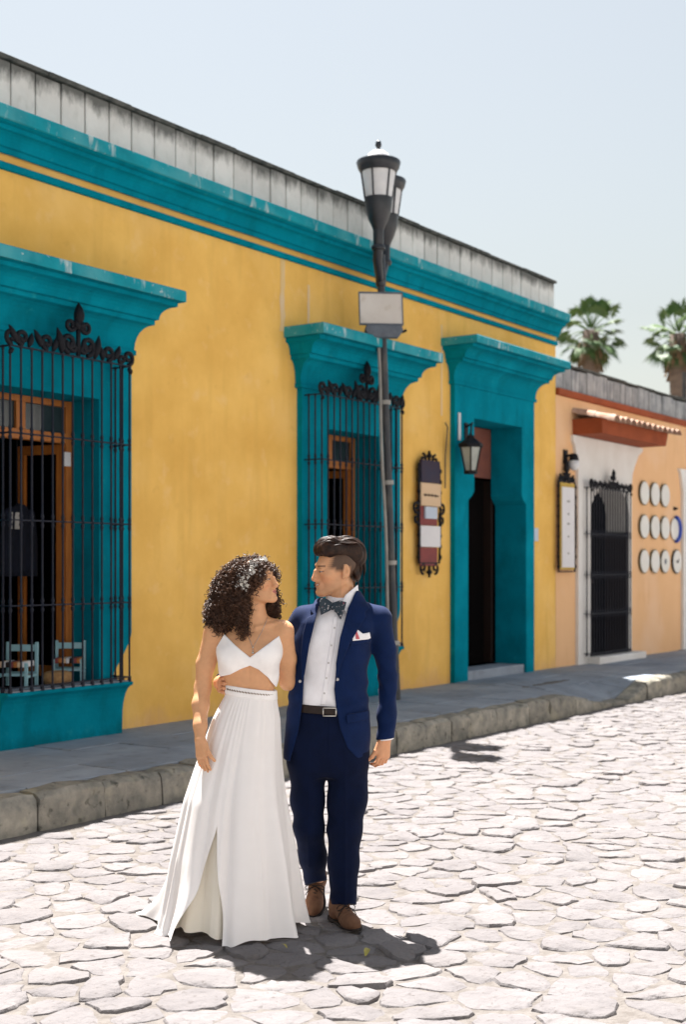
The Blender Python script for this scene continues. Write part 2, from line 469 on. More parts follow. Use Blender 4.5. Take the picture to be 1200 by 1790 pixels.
# kerb
kerb_o = MB().box(-20, 13.2, KERB_Y+0.05, KERB_Y+0.19, -0.1, SW_Z-0.05).box(13.2, 16.1, KERB_Y+.05, KERB_Y+.19, -.1, .0).box(16.1, 60, KERB_Y+0.05, KERB_Y+0.19, -0.1, SW_Z-0.05).build('kerb', M['grit'], None)
tag(kerb_o, kind='structure')
x = 3.0
while x < 30:
    L = r2.uniform(.34, .72)
    if 15.2 < x < 16.0: L = .5
    g = r2.uniform(.004, .010)
    mb = MB()
    n_ = 5; m_ = 4
    face = r2.uniform(-.012, .010); top = r2.uniform(-.008, .006)
    prof = [(0.0, -.06), (0.0, .06), (.002, .15), (.006, SW_Z-.035), (.035, SW_Z-.004), (.10, SW_Z), (.195, SW_Z), (.195, -.06)]
    vs_, fs_ = [], []
    for i in range(n_):
        t = i/(n_-1); xx = x+g+(L-2*g)*t
        for k, (py, pz) in enumerate(prof):
            inner = k >= 6
            jy = 0 if inner else r2.normal(0, .006); jz = 0 if k in (0, 7) else r2.normal(0, .004)
            endr = .012*(abs(t-.5)*2)**6
            vs_.append((xx, KERB_Y + py + (0 if inner else face + endr) + jy, pz*(1 - (ramp_drop(xx, KERB_Y)/SW_Z if pz > 0 else 0)) + (top - endr if k not in (0, 7) else 0) + jz))
    P_ = len(prof)
    for i in range(n_-1):
        for k in range(P_-1):
            fs_.append((i*P_+k, (i+1)*P_+k, (i+1)*P_+k+1, i*P_+k+1))
    fs_.append(tuple(range(P_))); fs_.append(tuple(range((n_-1)*P_, n_*P_))[::-1])
    mb.add(vs_, fs_); mb.build('kerb_stone', M['stone_kerb'], kerb_o, smooth=True, auto=40)
    x += L

# unseen far side of the street: whitewashed fronts added to bounce sunlight back
opp = MB()
ow = [(x_, x_+1.2, .55, 2.9) for x_ in (-16, -11.5, -7, -2.5, 2, 6.5, 11, 15.5, 20, 24.5, 29)]
OY = -14.2
for a_, b_, c_, d_ in ow:
    opp.box(a_-.15, b_+.15, OY-.01, OY+.05, d_, d_+.18)
xs_ = [-30] + [v for h_ in ow for v in h_[:2]] + [45]
for i in range(0, len(xs_), 2):
    opp.box(xs_[i], xs_[i+1], OY-.4, OY, -.1, 5.6)
for a_, b_, c_, d_ in ow:
    opp.box(a_, b_, OY-.4, OY, -.1, c_); opp.box(a_, b_, OY-.4, OY, d_+.2, 5.6); opp.box(a_, b_, OY-.38, OY-.3, c_, d_+.2)
opp.box(-30, 45, OY-.5, OY+.12, 5.61, 5.8)
oo_ = opp.build('added_bounce_fronts', M['white_wash']); tag(oo_, kind='structure')
ps_ = MB().box(-30, 45, OY, OY+1.5, -.1, .18).build('opposite_pavement', M['grit']); tag(ps_, kind='structure')
# ------------------------------------------------------------------ yellow building
def wall_cells(mb, x0, x1, z0, z1, holes, y0, y1):
    """wall slab with rectangular holes: front and back skins plus reveals"""
    xs = sorted({x0, x1, *[h[0] for h in holes], *[h[1] for h in holes]})
    zs = sorted({z0, z1, *[h[2] for h in holes], *[h[3] for h in holes]})
    inh = lambda x, z: any(h[0] < x < h[1] and h[2] < z < h[3] for h in holes)
    for i in range(len(xs)-1):
        for j in range(len(zs)-1):
            if inh((xs[i]+xs[i+1])/2, (zs[j]+zs[j+1])/2): continue
            a, b, c, d = xs[i], xs[i+1], zs[j], zs[j+1]
            mb.add([(a,y0,c),(b,y0,c),(b,y0,d),(a,y0,d)], [(0,1,2,3)])
            mb.add([(a,y1,c),(b,y1,c),(b,y1,d),(a,y1,d)], [(0,3,2,1)])
    for h in holes:
        a, b, c, d = h
        for q in ([(a,y0,c),(a,y1,c),(a,y1,d),(a,y0,d)], [(b,y0,c),(b,y0,d),(b,y1,d),(b,y1,c)],
                  [(a,y0,d),(a,y1,d),(b,y1,d),(b,y0,d)], [(a,y0,c),(b,y0,c),(b,y1,c),(a,y1,c)]):
            mb.add(q, [(0,1,2,3)])

def loft_hood(mb, x0, x1, prof, y_wall=0.0, side=0.45):
    """moulded hood: profile of (projection, z) from bottom to top, returned at both ends"""
    ring = []
    for p, z in prof:
        q = p*side
        ring.append([(x0-q, y_wall, z), (x0-q, y_wall-p, z), (x1+q, y_wall-p, z), (x1+q, y_wall, z)])
    vs = [v for r_ in ring for v in r_]
    fs = []
    for i in range(len(ring)-1):
        for k in range(3):
            fs.append((i*4+k, i*4+k+1, (i+1)*4+k+1, (i+1)*4+k))
    n = len(ring)-1
    fs.append((0,3,2,1)); fs.append((n*4, n*4+1, n*4+2, n*4+3))
    mb.add(vs, fs)

def cove(p0, z0, p1, z1, n=6):
    return [(p0+(p1-p0)*(1-math.cos(t*math.pi/2)), z0+(z1-z0)*math.sin(t*math.pi/2)) for t in [i/n for i in range(n+1)]]

def spiral(c, r, turns, a0, sx=1, n=22, y=0.0, grow=0.25):
    out = []
    for i in range(n+1):
        t = i/n; a = a0 + t*turns*2*math.pi; q = r*(grow+(1-grow)*(1-t))
        out.append((c[0]+sx*q*math.cos(a), y, c[1]+q*math.sin(a)))
    return out

WX0, WX1 = 1.0, 17.0
yb = empty('yellow_building', (9.0, 0.0, SW_Z))
tag(yb, 'long single storey mustard yellow house with teal cornice, barred windows and doorway', 'building')
mb = MB()
# openings are a little wider than the painted surrounds that line them
wall_cells(mb, WX0, WX1, 0.05, 5.25, [(6.60, 8.20, 0.50, 3.35), (11.10, 12.60, 0.50, 3.40), (14.20, 16.08, 0.10, 3.75)], 0.0, 0.34)
mb.box(WX0, WX0+.3, 0.34, 9, 0.05, 5.25); mb.box(WX1-.3, WX1, 0.34, 9, 0.05, 5.25); mb.box(WX0, WX1, 9, 9.3, 0.05, 5.25)
mb.build('wall', M['yellow'], yb)
MB().box(WX0+.01, WX1-.01, 0.36, 9.2, 5.0, 5.2).build('roof', M['mould'], yb)
# room boxes behind the openings, their shade put into the near-black colour
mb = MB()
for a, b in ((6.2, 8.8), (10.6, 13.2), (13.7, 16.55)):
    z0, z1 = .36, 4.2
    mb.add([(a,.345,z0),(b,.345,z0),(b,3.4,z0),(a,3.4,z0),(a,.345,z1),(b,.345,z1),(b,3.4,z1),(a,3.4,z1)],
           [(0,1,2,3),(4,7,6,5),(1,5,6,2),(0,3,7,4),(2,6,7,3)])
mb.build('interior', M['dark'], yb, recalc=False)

# parapet of upright slabs with dark joints, thin mouldy coping
MB().box(WX0, WX1-.02, .05, .20, 5.20, 5.66).build('parapet_core', M['mould'], yb)
x = 5.2; k = 0
rp_ = np.random.default_rng(3)
while x < WX1-.06:
    L = min(rp_.uniform(.255, .295), WX1-.03-x)
    mb = MB(); dy = rp_.uniform(-.006, .006)
    zt = 5.655 + rp_.uniform(-.006, .006)
    g = rp_.uniform(.006, .011)
    mb.box(x+g, x+L-g, 0.0+dy, .06, 5.18, zt)
    mb.build('parapet_panel', M['panel'], yb, bevel=.006)
    x += L
mb = MB()
x = WX0
while x < WX1:
    L = min(rp_.uniform(.5, 1.2), WX1-x)
    mb.box(x, x+L-.004, -.025+rp_.uniform(-.006,.006), .23, 5.662, 5.70+rp_.uniform(-.006,.006)); x += L
mb.build('parapet_coping', M['mould'], yb, bevel=.008)

# cornice
prof = [(.035, 4.90), (.05, 4.905), (.05, 4.945), (.07, 4.95)] + cove(.07, 4.955, .15, 5.05, 5) + [(.155, 5.055), (.155, 5.085), (.185, 5.09), (.205, 5.10), (.21, 5.205), (.17, 5.225), (0.0, 5.235)]
mb = MB()
nseg = 64
xs = np.linspace(WX0, WX1+.01, nseg)
rr = np.random.default_rng(4)
wob = np.cumsum(rr.normal(0, .0012, nseg)); wob -= np.linspace(wob[0], wob[-1], nseg)
vs_, fs_ = [], []
for i, xx in enumerate(xs):
    for p, z in prof: vs_.append((xx, -p, z+wob[i]*1.2))
P_ = len(prof)
for i in range(nseg-1):
    for k in range(P_-1): fs_.append((i*P_+k, (i+1)*P_+k, (i+1)*P_+k+1, i*P_+k+1))
fs_.append(tuple(range((nseg-1)*P_, nseg*P_)))
mb.add(vs_[:], fs_)
mb.build('cornice', M['teal'], yb, recalc=False)
# weathered fascia strip along the cornice top
MB().box(WX0, WX1+.012, -.222, -.16, 5.105, 5.215).build('cornice_fascia', M['teal_worn'], yb, bevel=.008)
MB().box(WX0, WX1+.008, -.035, .02, 4.785, 4.845).build('string_course', M['teal'], yb, bevel=.012)

HOOD = lambda zb, zt, P: ([(.065, zb-.05), (.085, zb-.045), (.085, zb-.005), (.07, zb)] + cove(.07, zb+.01, P*.45, zb+(zt-zb)*.42, 6) +
        [(P*.48, zb+(zt-zb)*.43), (P*.48, zb+(zt-zb)*.50), (P*.55, zb+(zt-zb)*.51)] + cove(P*.55, zb+(zt-zb)*.52, P*.82, zb+(zt-zb)*.72, 5) +
        [(P*.86, zb+(zt-zb)*.73), (P*.86, zb+(zt-zb)*.795), (P*.985, zb+(zt-zb)*.80)])

def hood(parent, x0, x1, zb, zt, P):
    mb = MB(); loft_hood(mb, x0, x1, HOOD(zb, zt, P))
    h_ = mb.build('hood', M['teal'], parent, recalc=True)
    m2 = MB(); loft_hood(m2, x0, x1, [(P*.955, zb+(zt-zb)*.802), (P, zb+(zt-zb)*.806), (P, zt-.012), (P*.985, zt), (P*.8, zt+.006)])
    m2.build('hood_slab', M['teal_worn'], parent)
    return h_

def grille(parent_b, x0, x1, z0, z1, yg, ycut, rails, zc_scale=1.0, spacing=.11, thick=1.35):
    """projecting cage of round bars with collars, flat rails and a scrolled crest"""
    g = MB()
    for z in rails:
        g.bar((x0-.012, yg, z), (x1+.012, yg, z), .024, .010)
        for xx in (x0, x1):
            g.bar((xx, yg, z), (xx, ycut, z), .024, .010)
    go = g.build('window_grille', M['iron_blue'], parent_b)
    n = max(2, round((x1-x0)/spacing))
    spots = [(x0+(x1-x0)*i/n, yg) for i in range(n+1)]
    ns = max(1, round(abs(ycut-yg)/.10))
    for xx in (x0, x1):
        spots += [(xx, yg+(ycut-yg)*i/(ns+.6)) for i in range(1, ns+1)]
    prof = [(.0085, z0)]
    prof = [(.018, z0), (.018, z0+.02), (.009, z0+.05)]
    for z in rails[1:-1] if abs(rails[0]-z0) < .05 else rails:
        if z > z1-.05 or z < z0+.1: continue
        prof += [(.009, z-.06), (.017, z-.035), (.010, z-.015), (.020, z), (.010, z+.015), (.017, z+.035), (.009, z+.06)]
    prof += [(.009, z1-.03), (.014, z1), (.014, z1+.01)]
    first = None
    for (xx, yy) in spots:
        if first is None:
            m_ = MB(); m_.lathe(prof, (0,0,0), 8)
            first = m_.build('bar', M['iron_blue'], go, local=True, smooth=True, auto=50)
            b_ = first
        else:
            b_ = first.copy(); COL.objects.link(b_)
        b_.location = (Vector((xx, yy, 0)) - world_loc(go))
    # crest: centre spray, scroll pairs each side, corner volutes
    s = zc_scale; xc = (x0+x1)/2 + .06; zt = z1+.01
    def orn(paths, name='scroll'):
        m_ = MB()
        for p, r in paths: m_.tube(p, [q*thick for q in r] if hasattr(r, '__len__') else r*thick, 6)
        return m_.build(name, M['iron'], go, smooth=True)
    def leaf(cx, cz, ang, L, wd):
        """pointed leaf of hammered iron"""
        pts = []
        for t in np.linspace(0, 1, 8):
            pts.append((cx+math.sin(ang)*L*t, yg-.01*math.sin(t*3), cz+math.cos(ang)*L*t))
        rad = [max(.003, wd*math.sin(math.pi*(.12+.85*t))) for t in np.linspace(0, 1, 8)]
        return pts, rad
    H = .36*s
    orn([leaf(xc, zt+.56*H, 0, .44*H, .028*s), leaf(xc, zt+.50*H, .6, .20*H, .018*s), leaf(xc, zt+.50*H, -.6, .20*H, .018*s),
         ([(xc, yg, zt), (xc, yg, zt+.6*H)], .012*s),
         (spiral((xc+.07*s, zt+.56*H), .045*s, 1.2, math.pi, 1, y=yg), .011*s), (spiral((xc-.07*s, zt+.56*H), .045*s, 1.2, math.pi, -1, y=yg), .011*s)], 'crest_finial')
    for sg in (-1, 1):
        orn([(spiral((xc+sg*.085*s, zt+.075*s), .065*s, 1.35, -math.pi/2, sg, y=yg), .013*s),
             leaf(xc+sg*.15*s, zt, sg*.25, .17*s, .02*s), (spiral((xc+sg*.045*s, zt+.05*s), .035*s, 1.1, math.pi/2, -sg, y=yg), .012*s)])
        off = .22*s
        while xc+sg*off + .05 < x1-.03 and xc+sg*off-.05 > x0+.03 and off < 1.2:
            c0 = xc+sg*(off+.06*s)
            orn([(spiral((c0, zt+.055*s), .05*s, 1.25, -math.pi/2, sg, y=yg), .012*s), leaf(c0+sg*.055*s, zt+.02, sg*.5, .12*s, .018*s),
                 leaf(c0-sg*.05*s, zt, -sg*.3, .10*s, .016*s)])
            off += .21*s
    for xx, sg in ((x0, -1), (x1, 1)):
        orn([(spiral((xx-sg*.015, zt+.06), .06, 1.15, -math.pi/2, sg, y=yg), .014), (spiral((xx-sg*.09, zt+.035), .04, 1.2, -math.pi/2, -sg, y=yg), .012),
             leaf(xx-sg*.02, zt-.03, sg*2.4, .06, .016)], 'corner_scroll')
    return go

def window(x0, x1, s0, s1, z0, z1, zh, zt, gx0, gx1, zbase, rails, scal):
    """surround lines the hole: reveal 0.30 deep"""
    mb = MB()
    yf, yb_ = -.065, .335
    mb.prism([(s0, z1), (s1, z1), (s1, zh), (s0, zh)], yf, yb_)
    mb.prism([(s1, z1), (x1, z1), (x1, zbase-.02), (s1-.22, zbase-.02), (s1-.215, zbase+.07), (s1-.13, zbase+.17), (s1-.02, zbase+.33), (s1, zbase+.40)][::-1], yf, yb_)
    mb.prism([(s0, z1), (x0, z1), (x0, zbase-.02), (s0+.22, zbase-.02), (s0+.215, zbase+.07), (s0+.13, zbase+.17), (s0+.02, zbase+.33), (s0, zbase+.40)], yf, yb_)
    mb.box(x0, x1, yf+.02, yb_, zbase-.12, zbase-.025)
    wo = mb.build('window_surround', M['teal'], yb)
    hood(wo, s0, s1, zh, zt, .5)
    # flared pedestal under the cage
    mb = MB(); zz = SW_Z-.01
    prof = [(.175, zz), (.178, zz+.10), (.18, zz+.16)] + cove(.18, zz+.15, .285, zbase-.03, 7)[::1] + [(.293, zbase-.012), (.286, zbase), (.0, zbase+.002)]
    rings = []
    for p, z in prof:
        e = max(0, (p-.18))*.12
        rings.append([(gx0-.02-e, 0.0, z), (gx0-.02-e, -p, z), (gx1+.02+e, -p, z), (gx1+.02+e, 0.0, z)])
    vs = [v for r_ in rings for v in r_]; fs = []
    for i in range(len(rings)-1):
        for k in range(3): fs.append((i*4+k, i*4+k+1, (i+1)*4+k+1, (i+1)*4+k))
    mb.add(vs, fs); mb.build('pedestal', M['teal'], wo, recalc=True)
    MB().box(gx0+.0, gx1-.0, -.285, -.07, zbase+.004, zbase+.012).build('ledge', M['slab'], wo)
    # timber casement: outer frame, transom light, one leaf swung inwards each side
    ya, yc = .255, .325
    cm = MB()
    zt_ = z1-.28
    cm.box(x0+.002, x0+.075, ya, yc, zbase, z1-.002); cm.box(x1-.075, x1-.002, ya, yc, zbase, z1-.002)
    cm.box(x0+.075, x1-.075, ya, yc, z1-.055, z1-.002); cm.box(x0+.075, x1-.075, ya, yc, zt_-.085, zt_)
    xm = (x0+x1)/2
    cm.box(xm-.05, xm+.05, ya+.002, yc-.002, zt_, z1-.055)
    co = cm.build('casement', M['wood'], wo, bevel=.004)
    for a, b in ((x0+.075, xm-.05), (xm+.05, x1-.075)):
        MB().box(a, b, ya+.03, ya+.036, zt_, z1-.055).build('pane', M['glass'], wo)
    for hx, sg in ((x0+.075, 1), (x1-.075, -1)):
        lm = MB()
        d = Vector((sg*math.cos(R(82)), math.sin(R(82)), 0)); n_ = Vector((-d.y, d.x, 0))
        W_ = (xm-x0)-.09
        o_ = Vector((hx, ya+.03, 0))
        for t0, t1 in ((0, .065), (W_-.065, W_)):
            c = o_ + d*((t0+t1)/2); zc = (zbase+.03+zt_-.09)/2; hz = (zt_-.09-zbase-.03)/2
            lm.obox(c+Vector((0,0,zc)), d*(t1-t0)/2, n_*.02, Vector((0,0,hz)))
        for za, zb_ in ((zbase+.03, zbase+.12), (zt_-.17, zt_-.09)):
            c = o_ + d*(W_/2)
            lm.obox(c+Vector((0,0,(za+zb_)/2)), d*(W_/2-.066), n_*.018, Vector((0,0,(zb_-za)/2)))
        lm.build('casement_leaf', M['wood'], wo)
    return grille(yb, gx0, gx1, zbase, rails[-1], -.28, -.066, rails, scal*1.2)

g1 = window(6.84, 7.99, 6.45, 8.38, .66, 3.08, 3.55, 4.05, 6.83, 8.13, .69, [.73, 1.36, 2.02, 2.69, 3.355], 1.0)
g2 = window(11.33, 12.33, 10.88, 12.78, .70, 3.12, 3.55, 4.10, 10.93, 12.47, .775, [.815, 1.44, 2.10, 2.765, 3.43], 1.0)
MB().box(7.88, 7.95, .235, .252, 2.52, 2.64).build('thermostat_box', M['white_card'], bpy.data.objects['window_surround'])

# doorway
mb = MB()
yf, yk = -.065, .40
X0, X1 = 14.03, 16.20
mb.prism([(X0, 3.53), (X1, 3.53), (X1, 3.95), (X0, 3.95)], yf, yk)
mb.prism([(X0, 3.53), (14.52, 3.53), (14.52, 2.62), (14.47, 2.56), (14.37, 2.50), (14.36, SW_Z-.02), (X0, SW_Z-.02)], yf, yk)
mb.prism([(X1, 3.53), (15.83, 3.53), (15.83, 2.62), (15.87, 2.56), (15.95, 2.50), (15.96, SW_Z-.02), (X1, SW_Z-.02)][::-1], yf, yk)
do = mb.build('doorway', M['teal'], yb)
hood(do, X0, X1, 3.95, 4.44, .5)
MB().box(14.375, 15.945, -.04, .45, SW_Z-.05, SW_Z+.115).build('threshold', M['slab'], do, bevel=.01)
MB().box(14.52, 15.82, .40, .44, 2.86, 3.52).build('transom_board', M['board'], do)
MB().box(14.45, 15.80, .50, .53, .37, 2.84).build('door_shade_sheet', M['dark'], do)  # black sheet standing in for the deep shade inside the doorway
lm = MB()
lm.box(15.87, 15.93, .42, 1.15, .37, 2.84)
lm.build('door_leaf', M['wood_dark'], do, bevel=.005)
MB().box(14.10, 14.15, -.085, -.067, 3.22, 3.56).build('tube_light', M['white_card'], do, bevel=.006)
MB().box(16.28, 16.42, -.02, -.0005, 2.02, 2.20).build('number_plaque', M['blue_card'], yb, bevel=.003)
# thin rusty bracket rod and its hook beside the door
mb = MB(); mb.tube([(13.86, -.03, 3.42), (13.88, -.05, 3.36), (13.86, -.03, 3.0), (13.86, -.03, 2.62)], .009, 6)
mb.build('wall_rod', M['pole_metal'], yb)
# pale runs of plaster under the cornice
M['run'] = mat('pale_plaster_run', (0.70,0.53,0.36), (0.72,0.50,0.22), scale=6, rough=1.0, stretch=(1,1,.3))
for xx, za, zb_, wd in ((10.63, 4.78, 4.05, .045), (11.08, 4.60, 4.12, .02), (13.82, 4.6, 3.5, .02)):
    mb = MB(); n_ = 9
    rq = np.random.default_rng(int(xx*10))
    L_ = [(xx-wd*(.6+.5*rq.random()), zb_+(za-zb_)*i/n_) for i in range(n_+1)]; Rr = [(xx+wd*(.6+.5*rq.random()), zb_+(za-zb_)*i/n_) for i in range(n_+1)]
    mb.prism(L_ + Rr[::-1], -.004, .01)
    mb.build('plaster_run', M['run'], yb)
# ------------------------------------------------------------------ apricot house
ob = empty('apricot_house', (20.0, 0.0, SW_Z))
tag(ob, 'lower apricot house with white portal, tiled hood and grey slab parapet', 'building')
OX0, OX1 = 17.005, 27.0
mb = MB()
wall_cells(mb, OX0, OX1, .05, 4.10, [(18.0, 19.6, .10, 2.95), (22.35, 23.5, .1, 2.9)], 0.0, .34)
mb.box(OX1-.3, OX1, .34, 8, .05, 4.1); mb.box(OX0, OX1, 8, 8.3, .05, 4.1); mb.box(OX0, OX0+.3, .34, 8, .05, 4.1)
mb.build('wall', M['orange'], ob)
MB().box(OX0, OX1, .35, 8.2, 3.95, 4.06).build('roof', M['mould'], ob)
MB().box(OX0+.004, OX1, -.05, .2, 4.105, 4.20).build('red_band', M['rust'], ob, bevel=.012)
M['panel_grey'] = mat('grey_parapet_slab', (0.42,0.42,0.42), (0.24,0.25,0.26), scale=4, rough=.95, bump=.4, bscale=25, spec=.05, obj_rand=.14,
                      stain=[((0.10,0.105,0.11), 6.0, .52, .7, .75, (1.6,1,.35))])
MB().box(OX0, OX1, .06, .2, 4.2, 4.52).build('parapet_core', M['mould'], ob)
x = OX0+.01; rq = np.random.default_rng(8)
while x < 24.5:
    L = rq.uniform(.22, .30)
    MB().box(x+.007, x+L-.007, rq.uniform(-.006,.006), .07, 4.195, 4.53+rq.uniform(-.02,.02)).build('parapet_panel', M['panel_grey'], ob, bevel=.006)
    x += L
mb = MB(); x = OX0
while x < 25:
    L = rq.uniform(.3, .8); mb.box(x, x+L, -.01, .22, 4.545, 4.585+rq.uniform(-.012,.012)); x += L
mb.build('parapet_coping', M['mould'], ob, bevel=.01)

# white portal: jambs, flared head
def portal(X0, X1, j0, j1, zl, zt):
    mb = MB()
    head = [(X0, zl-.5), (X0, zl), (X0-.10, zl+.30), (X0-.16, zl+.36), (X0-.16, zt), (X1+.45, zt), (X1+.45, zl+.42), (X1+.30, zl+.34), (X1+.16, zl+.18), (X1+.05, zl+.03), (X1, zl), (X1, zl-.5)]
    mb.prism([(X0, zl-.15), (X0, zl+.02), (X0-.10, zl+.32), (X0-.16, zl+.38), (X0-.16, zt), (X1+.45, zt), (X1+.45, zl+.42), (X1+.28, zl+.34), (X1+.12, zl+.16), (X1+.03, zl+.03), (X1, zl-.15)], -.05, .05)
    # arch over the opening
    n_ = 10; cx = (j0+j1)/2; r_ = (j1-j0)/2; zs = zl-.62
    arc = [(cx - r_*math.cos(math.pi*i/n_), zs + .42*math.sin(math.pi*i/n_)) for i in range(n_+1)]
    for i in range(n_):
        a, b = arc[i], arc[i+1]
        mb.prism([a, b, (b[0], zl-.15), (a[0], zl-.15)], -.05, .34)
    mb.box(X0, j0, -.05, .34, SW_Z-.02, zl-.15) if False else None
    mb.prism([(X0, SW_Z-.02), (j0, SW_Z-.02), (j0, zl-.15), (X0, zl-.15)], -.05, .34)
    mb.prism([(j1, SW_Z-.02), (X1, SW_Z-.02), (X1, zl-.15), (j1, zl-.15)], -.05, .34)
    return mb
po = portal(17.66, 19.66, 18.10, 19.56, 3.10, 3.57).build('portal', M['white_wash'], ob)
MB().box(17.95, 19.75, -.26, .0, SW_Z-.02, SW_Z+.10).build('doorstep', M['white_wash'], po, bevel=.02)
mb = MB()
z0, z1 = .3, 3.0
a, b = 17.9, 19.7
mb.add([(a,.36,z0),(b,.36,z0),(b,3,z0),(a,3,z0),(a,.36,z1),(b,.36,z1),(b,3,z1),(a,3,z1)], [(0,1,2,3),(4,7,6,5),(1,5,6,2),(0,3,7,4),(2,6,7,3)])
mb.build('interior', M['dark'], ob, recalc=False)  # shade behind the gate, likewise put into the colour
M['bottle'] = mat('green_glassware', (0.03,0.16,0.14), (0.02,0.10,0.10), scale=9, rough=.2, spec=.6)
mb = MB(); mb.box(18.15, 19.2, .40, .62, .92, .95); mb.box(18.15, 19.2, .40, .62, 1.42, 1.45)
sh = mb.build('display_shelf', M['wood_dark'], ob)
for zz, lv in ((.95, 'lower'), (1.45, 'upper')):
    for xx, od in ((18.3, 'first'), (18.52, 'second'), (18.75, 'third'), (19.0, 'fourth')):
        m_ = MB(); m_.lathe([(.05, zz), (.055, zz+.14), (.03, zz+.2), (.02, zz+.26), (.022, zz+.28)], (xx, .5, 0), 8)
        tag(m_.build('bottle', M['bottle'], None, smooth=True, auto=50), 'green glass bottle behind the iron gate, '+od+' from the left on the '+lv+' shelf', 'bottle', 'bottles behind the iron gate')
MB().box(19.515, 19.55, -.03, .33, .33, 2.2).build('door_leaf', M['wood_dark'], po)
gate = grille(ob, 17.86, 19.34, .36, 2.83, -.16, -.052, [.40, .98, 1.55, 2.15, 2.83], .85, .10)
# portal of the next doorway, at the picture edge
p2 = portal(21.95, 23.9, 22.35, 23.5, 2.95, 3.35).build('portal', M['white_wash'], ob)
MB().box(22.35, 23.5, .20, .26, .2, 2.9).build('door_leaf', M['wood_dark'], p2)

# tiled hood over the portal
hd = MB()
hx0, hx1, hz = 17.55, 20.15, 3.60
hd.prism([(hx0+.02, hz-.02), (hx1-.10, hz-.02), (hx1, hz+.20), (hx0, hz+.20)], -.46, .02)
ho = hd.build('tiled_hood', M['rust'], ob)
n_ = 13; wv = (hx1-hx0+.06)/n_
tl = None
for i in range(n_):
    for row in range(2):
        m_ = MB(); k_ = 6
        L_ = .36
        prof = [(math.cos(math.pi*q/k_), math.sin(math.pi*q/k_)) for q in range(k_+1)]
        vs, fs = [], []
        for (yy, zz, rr_) in ((0, 0, .098), (-L_, -.085, .112)):
            for s_ in (1.0, .84):
                for c_, s2 in prof: vs.append((c_*rr_*s_, yy, zz + s2*rr_*.75*s_))
        m2 = k_+1
        for q in range(k_):
            fs.append((q, q+1, 2*m2+q+1, 2*m2+q)); fs.append((m2+q, 3*m2+q, 3*m2+q+1, m2+q+1)); fs.append((2*m2+q, 2*m2+q+1, 3*m2+q+1, 3*m2+q))
        if tl is None:
            m_.add(vs, fs); tl = m_.build('roof_tile', M['tile'], ho, local=True, smooth=True, auto=50); t_ = tl
        else:
            t_ = tl.copy(); COL.objects.link(t_)
        t_.location = Vector((hx0-.03+wv*(i+.5), .0-.31*row, hz+.30-.075*row+rq.uniform(-.008,.008))) - world_loc(ho)
        t_.rotation_euler = (0, rq.uniform(-.03,.03), rq.uniform(-.03,.03))

# ------------------------------------------------------------------ things on the walls
def scroll_frame(parent, xc, hw, z0, z1, y, name='iron_frame'):
    m_ = MB()
    for sg in (-1, 1):
        m_.tube([(xc+sg*hw, y, z0+.05), (xc+sg*(hw+.015), y-.01, (z0+z1)/2), (xc+sg*hw, y, z1-.05)], .016, 6)
        for za in np.linspace(z0+.12, z1-.12, 9):
            m_.lathe([(.012, -.03), (.024, 0), (.012, .03)], (xc+sg*(hw+.012), y-.006, za), 6)
    m_.bar((xc-hw, y, z0+.05), (xc+hw, y, z0+.05), .025, .015); m_.bar((xc-hw, y, z1-.05), (xc+hw, y, z1-.05), .025, .015)
    return m_.build(name, M['iron'], parent, smooth=False)

ms = empty('menu_board', (13.43, -.02, 2.3))
tag(ms, 'tall wrought iron sign holder with dark, cream, white and red panels on yellow wall', 'sign')
fr = scroll_frame(ms, 13.43, .235, 1.66, 2.93, -.06)
for zz, sg in ((2.90, 1), (1.68, -1)):
    mb = MB(); mb.tube([(13.43, -.06, zz), (13.43, -.06, zz+sg*.14)], .018, 6)
    mb.lathe([(.012, -.03), (.04, 0), (.012, .04)], (13.43, -.06, zz+sg*.08), 8); mb.build('finial', M['iron'], fr, smooth=True)
    for s2 in (-1, 1):
        MB().tube(spiral((13.43+s2*.14, zz+sg*.03), .07, 1.1, sg*math.pi/2, s2, y=-.06), .016, 6).build('scroll', M['iron'], fr, smooth=True)
for s2 in (-1, 1):
    for zc, a_ in ((2.23, math.pi/2), (2.37, -math.pi/2)):
        MB().tube(spiral((13.43+s2*.29, zc), .07, 1.1, a_, s2, y=-.06), .016, 6).build('scroll', M['iron'], fr, smooth=True)
for nm, mt, a, b, za, zb_ in (('plum_panel','navy_panel',-.215,.215,2.66,2.925), ('cream_panel','tan_panel',-.22,.235,2.385,2.655), ('red_panel','red_panel',-.215,.17,2.155,2.38),
                              ('white_panel','white_card',-.225,.225,1.90,2.15), ('red_panel','red_panel',-.215,.175,1.675,1.895)):
    MB().box(13.43+a, 13.43+b, -.085 if 'red' not in nm else -.07, -.05, za, zb_).build(nm, M[mt], ms, bevel=.004)
MB().box(13.43-.14, 13.43+.13, -.095, -.073, 2.235, 2.375).build('notice', M['blue_card'], ms)
mb = MB()                                   # the illegible pen-like line across the cream panel
px = [(13.43-.17+.34*i/40, -.0865, 2.51+.012*math.sin(i*1.9)+.008*math.sin(i*3.7)) for i in range(41)]
mb.tube(px, .005, 4)
mb.build('script_line', M['wood_dark'], bpy.data.objects['cream_panel'])

